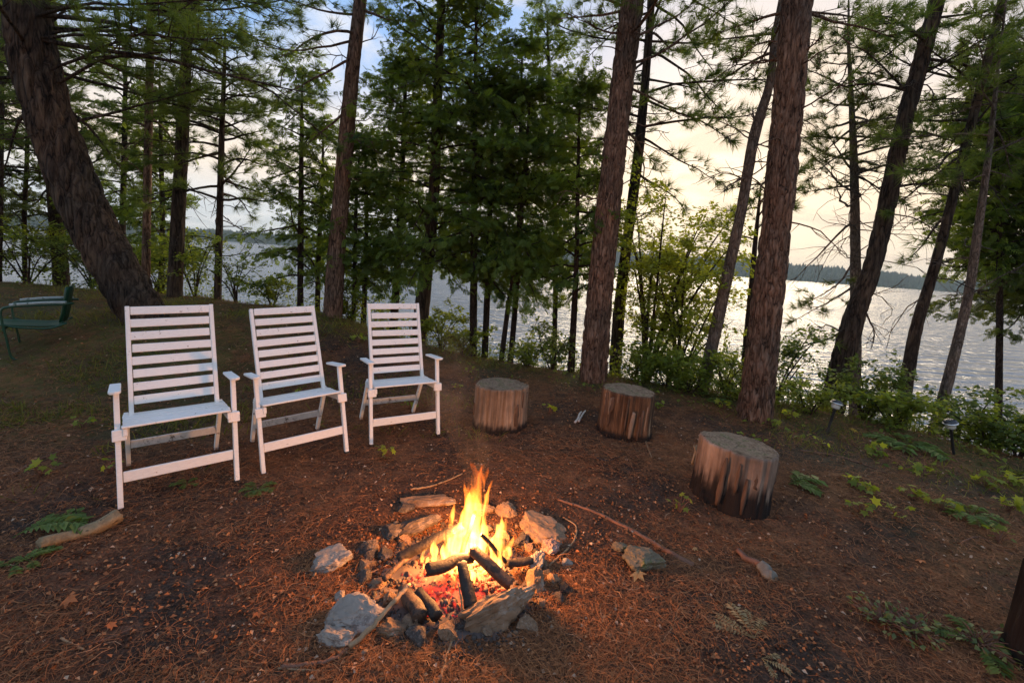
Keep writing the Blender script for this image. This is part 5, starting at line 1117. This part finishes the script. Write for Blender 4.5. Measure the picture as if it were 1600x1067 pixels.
for i, (px, py, L, m, lab) in enumerate([
    (100, 948, .055, M_ORANGE, 'orange fallen maple leaf at the lower left'), (168, 987, .035, M_ORANGE, 'small orange fallen leaf at the bottom left'), (606, 720, .06, M_DEADFERN, 'pale curled fallen leaf in front of the rightmost chair'),
    (1438, 880, .04, M_ORANGE, 'orange fallen leaf on the bare dirt at the right'), (990, 900, .07, M_DEADFERN, 'curled pinkish fallen leaf below the mossy rock'), (1330, 675, .07, M_YELLOW, 'yellow leaf right of the left path light'),
    (1565, 700, .06, M_ORANGE, 'orange leaf at the right edge by the bushes'), (1245, 632, .07, M_YELLOW, 'yellow leaf right of the thickest trunk'), (410, 965, .045, M_ORANGE, 'rusty fallen leaf left of the pit'), (1082, 862, .03, M_DEADFERN, 'pale chip near the end of the long branch')]):
    V, Fc = MAPLE; g = gp(px, py); V = V.copy()*L; V[:, 2] *= 2.2; o = obj_np('fallen_leaf', V, Fc, m, tint=np.full(len(V), .5)); o.location = g+Vector((0, 0, .015)); o.rotation_euler = (R(12), R(-8), i*1.3); tag(o, lab, 'leaf', 'single fallen leaves')

# ------------------------------------------------------------------ litter, grass and ground cover
def ground_points(n, seed, r0=1.3, r1=13, p=1.0, xlim=(-10, 7), edge=.6):
    rng = np.random.default_rng(seed); u = rng.random(n*3); r = r0*(r1/r0)**(u**p); a = np.radians(rng.uniform(-56, 56, n*3)); x = r*np.sin(a); y = r*np.cos(a)
    ok = (edge_dist(x, y) < edge) & (x > xlim[0]) & (x < xlim[1]); x, y = x[ok][:n], y[ok][:n]; return x, y, rng
STK = [(o.location.x, o.location.y, .22) for o in bpy.data.objects if o.name.startswith('tree_stump')]
def litter():
    x, y, rng = ground_points(170000, 21)
    m = np.array([mn.noise(Vector((a*1.3, b*1.3, 3)))+.5*mn.noise(Vector((a*4, b*4, 9))) for a, b in zip(x, y)])
    keep = rng.random(len(x)) < np.clip(.60+2.0*m, .10, 1); dp = np.hypot(x-pc.x, y-pc.y-.03); keep &= (dp > .40)
    for sx, sy, sr in STK: keep &= np.hypot(x-sx, y-sy) > sr
    x, y, m = x[keep], y[keep], m[keep]; n = len(x); dist = np.hypot(x, y)
    z = H(x, y)+rng.random(n)*.012+.002; A = rng.random(n)*6.283; D = np.stack([np.cos(A), np.sin(A), rng.normal(size=n)*.13], 1); X, Y, Z = frames(D, rng, .5)
    # curved needle: two quads
    cv = np.array([(0, -.012, 0), (0, .012, 0), (.5, .012+.07, .05), (.5, -.012+.07, .05), (1, .008-.02, .01), (1, -.008-.02, .01)]); cf = np.array([(0, 3, 2, 1), (3, 5, 4, 2)])
    s = rng.uniform(.035, .085, n)*np.clip(.75+dist*.06, .8, 1.5); tint = np.clip(rng.normal(.42, .2, n)+.15*m, 0, .95)
    a = Acc(); h1 = rng.random(n) < .5
    a.stamp(cv, cf, np.stack([x, y, z], 1)[h1], X[h1], Y[h1], Z[h1], s[h1], tint[h1]); cv2 = cv*np.array([1, -2.2, 1]); cv2[:2, 1] = (-.012, .012); cv2[2:4, 1] = (-.145, -.17); cv2 = cv2[[0, 1, 2, 3, 4, 5]]
    cv2 = np.array([(0, -.012, 0), (0, .012, 0), (.5, .15, .07), (.5, .126, .07), (1, .01, .02), (1, -.006, .02)])
    a.stamp(cv2, cf, np.stack([x, y, z], 1)[~h1], X[~h1], Y[~h1], Z[~h1], s[~h1], tint[~h1])
    tag(a.build('pine_needle_litter', M_LITTER), 'rusty fallen pine needles covering the ground', None, None, 'stuff')
    # the same litter further off, longer and looser, where the slope is seen at a low angle
    x, y, rng = ground_points(75000, 27, r0=3.2, r1=10, p=.8); n = len(x); m = np.array([mn.noise(Vector((q*1.3, w*1.3, 3))) for q, w in zip(x, y)]); keep = rng.random(n) < np.clip(.55+1.8*m, .12, 1)
    for sx, sy, sr in STK: keep &= np.hypot(x-sx, y-sy) > sr
    x, y, m = x[keep], y[keep], m[keep]; n = len(x); A = rng.random(n)*6.283; X, Y, Z = frames(np.stack([np.cos(A), np.sin(A), rng.normal(size=n)*.16], 1), rng, .5); a = Acc()
    a.stamp(cv2*np.array([1, 1, 1.4]), cf, np.stack([x, y, H(x, y)+.004+rng.random(n)*.02], 1), X, Y, Z, rng.uniform(.045, .10, n), np.clip(rng.normal(.4, .2, n)+.2*m, 0, .9))
    tag(a.build('far_needle_litter', M_LITTER), 'fallen pine needles and thin twigs on the slope behind the chairs', None, None, 'stuff')
    x, y, rng = ground_points(15000, 22); n = len(x); A = rng.random(n)*6.283; D = np.stack([np.cos(A), np.sin(A), rng.normal(size=n)*.25], 1); X, Y, Z = frames(D, rng, .35)
    keep = np.hypot(x-pc.x, y-pc.y) > .4
    a = Acc(); t = np.clip(rng.normal(.5, .28, n), 0, 1); t[rng.random(n) < .03] = 1.0
    s = rng.uniform(.010, .028, n)*np.clip(.7+np.hypot(x, y)*.09, .8, 1.5); a.stamp(LEAF[0]*np.array([1, 1, 2.2]), LEAF[1], np.stack([x, y, H(x, y)+.008], 1)[keep], X[keep], Y[keep], Z[keep], s[keep], t[keep])
    tag(a.build('leaf_litter', M_LITTER), 'brown and pale leaf chips scattered over the ground', None, None, 'stuff')
    # soil crumbs and cone scales
    x, y, rng = ground_points(14000, 23, r1=7); n = len(x); a = Acc()
    X, Y, Z = frames(rng.normal(size=(n, 3)), rng); oct_ = np.array([(1, 0, 0), (-1, 0, 0), (0, 1, 0), (0, -1, 0), (0, 0, .8), (0, 0, -.8)], float); of = np.array([(0, 2, 4), (2, 1, 4), (1, 3, 4), (3, 0, 4), (2, 0, 5), (1, 2, 5), (3, 1, 5), (0, 3, 5)])
    a.stamp(oct_, of, np.stack([x, y, H(x, y)+.002], 1), X, Y, Z, rng.uniform(.003, .009, n), rng.random(n)*.45); tag(a.build('soil_crumbs', M_LITTER), 'crumbs of soil and bark bits on the ground', None, None, 'stuff')
litter()
def grass():
    x, y, rng = ground_points(150000, 31, r0=2.2, r1=11, edge=.8)
    dens = .85*sm(-1.7, -3.2, x)*sm(2.2, 3.4, y)*(1-.4*sm(6, 8, y))+.9*sm(-.9, -.1, edge_dist(x, y))*(x > -4)+.35*sm(2.0, 3.0, x)*sm(-2.2, -.8, edge_dist(x, y))+.2*((y > 3.6) & (x < 0))
    nz = np.array([mn.noise(Vector((a*1.1, b*1.6, 5)))+.6*mn.noise(Vector((a*3.5, b*3.5, 1))) for a, b in zip(x, y)]); keep = rng.random(len(x)) < dens*np.clip(.32+2.2*nz, 0, 1)
    for sx, sy, sr in STK: keep &= np.hypot(x-sx, y-sy) > sr
    x, y = x[keep], y[keep]; n = len(x)
    D = np.stack([rng.normal(size=n)*.7, rng.normal(size=n)*.7, np.full(n, .75)], 1); X, Y, Z = frames(D, rng)
    b = np.array([(0, -.03, 0), (0, .03, 0), (.55, .025, .05), (.55, -.025, .05), (1, 0, .22)]); a = Acc(); P = np.stack([x, y, H(x, y)-.003], 1); s = rng.uniform(.035, .12, n); tt = rng.random(n)
    a.stamp(b, np.array([(0, 3, 2, 1)]), P, X, Y, Z, s, tt); a.stamp(b, np.array([(3, 4, 2)]), P, X, Y, Z, s, tt)
    tag(a.build('grass', M_GRASS), 'thin mossy grass growing through the needles', None, None, 'stuff')
def undergrowth():
    rng = np.random.default_rng(77); N = 50000; x = rng.uniform(-8.5, 7.0, N); y = rng.uniform(2.5, 11, N); e = edge_dist(x, y); nz = np.array([mn.noise(Vector((a*1.4, b*1.4, 2))) for a, b in zip(x, y)])
    w = np.exp(-((e-.45)/.55)**2)*np.where(x < -2.2, .45, 1)+.30*((e > -1.7) & (e < .2) & (x > 2.0))*(np.sin(x*5.1)*np.sin(y*4.3+1) > .1); keep = rng.random(N) < w*np.clip(.55+nz*1.6, .08, 1)*1.5; x, y, e = x[keep], y[keep], e[keep]; n = len(x)
    hh = (.05+.30*rng.random(n)**1.3)*np.clip(e*1.2+.55, .15, 1.1); P = np.stack([x, y, H(x, y)+hh], 1); A = rng.random(n)*6.283; D = np.stack([np.cos(A), np.sin(A), rng.normal(size=n)*.3-.1], 1); X, Y, Z = frames(D, rng, .4)
    a = Acc(); t = np.clip(rng.normal(.45, .25, n)+hh, 0, 1); a.stamp(LEAF[0], LEAF[1], P, X, Y, Z, rng.uniform(.035, .075, n), t)
    k = rng.random(n) < .35
    st = np.array([(0, -.004, 0), (0, .004, 0), (1, .003, 0), (1, -.003, 0)]); Pk = P[k].copy(); hk = hh[k]; D2 = np.tile([0, 0, 1.], (k.sum(), 1))+rng.normal(size=(k.sum(), 3))*.15; X2, Y2, Z2 = frames(D2, rng); Pk[:, 2] -= hk; V = (Pk[:, None]+hk[:, None, None]*st[None, :, 0:1]*X2[:, None]+st[None, :, 1:2]*Y2[:, None]).reshape(-1, 3)
    a.add(V, (np.arange(k.sum())*4)[:, None]+np.array([0, 1, 2, 3])[None], None, .2)
    tag(a.build('undergrowth', M_SHRUB), 'bright leafy ground plants along the top of the bank', None, None, 'stuff')
grass(); undergrowth()
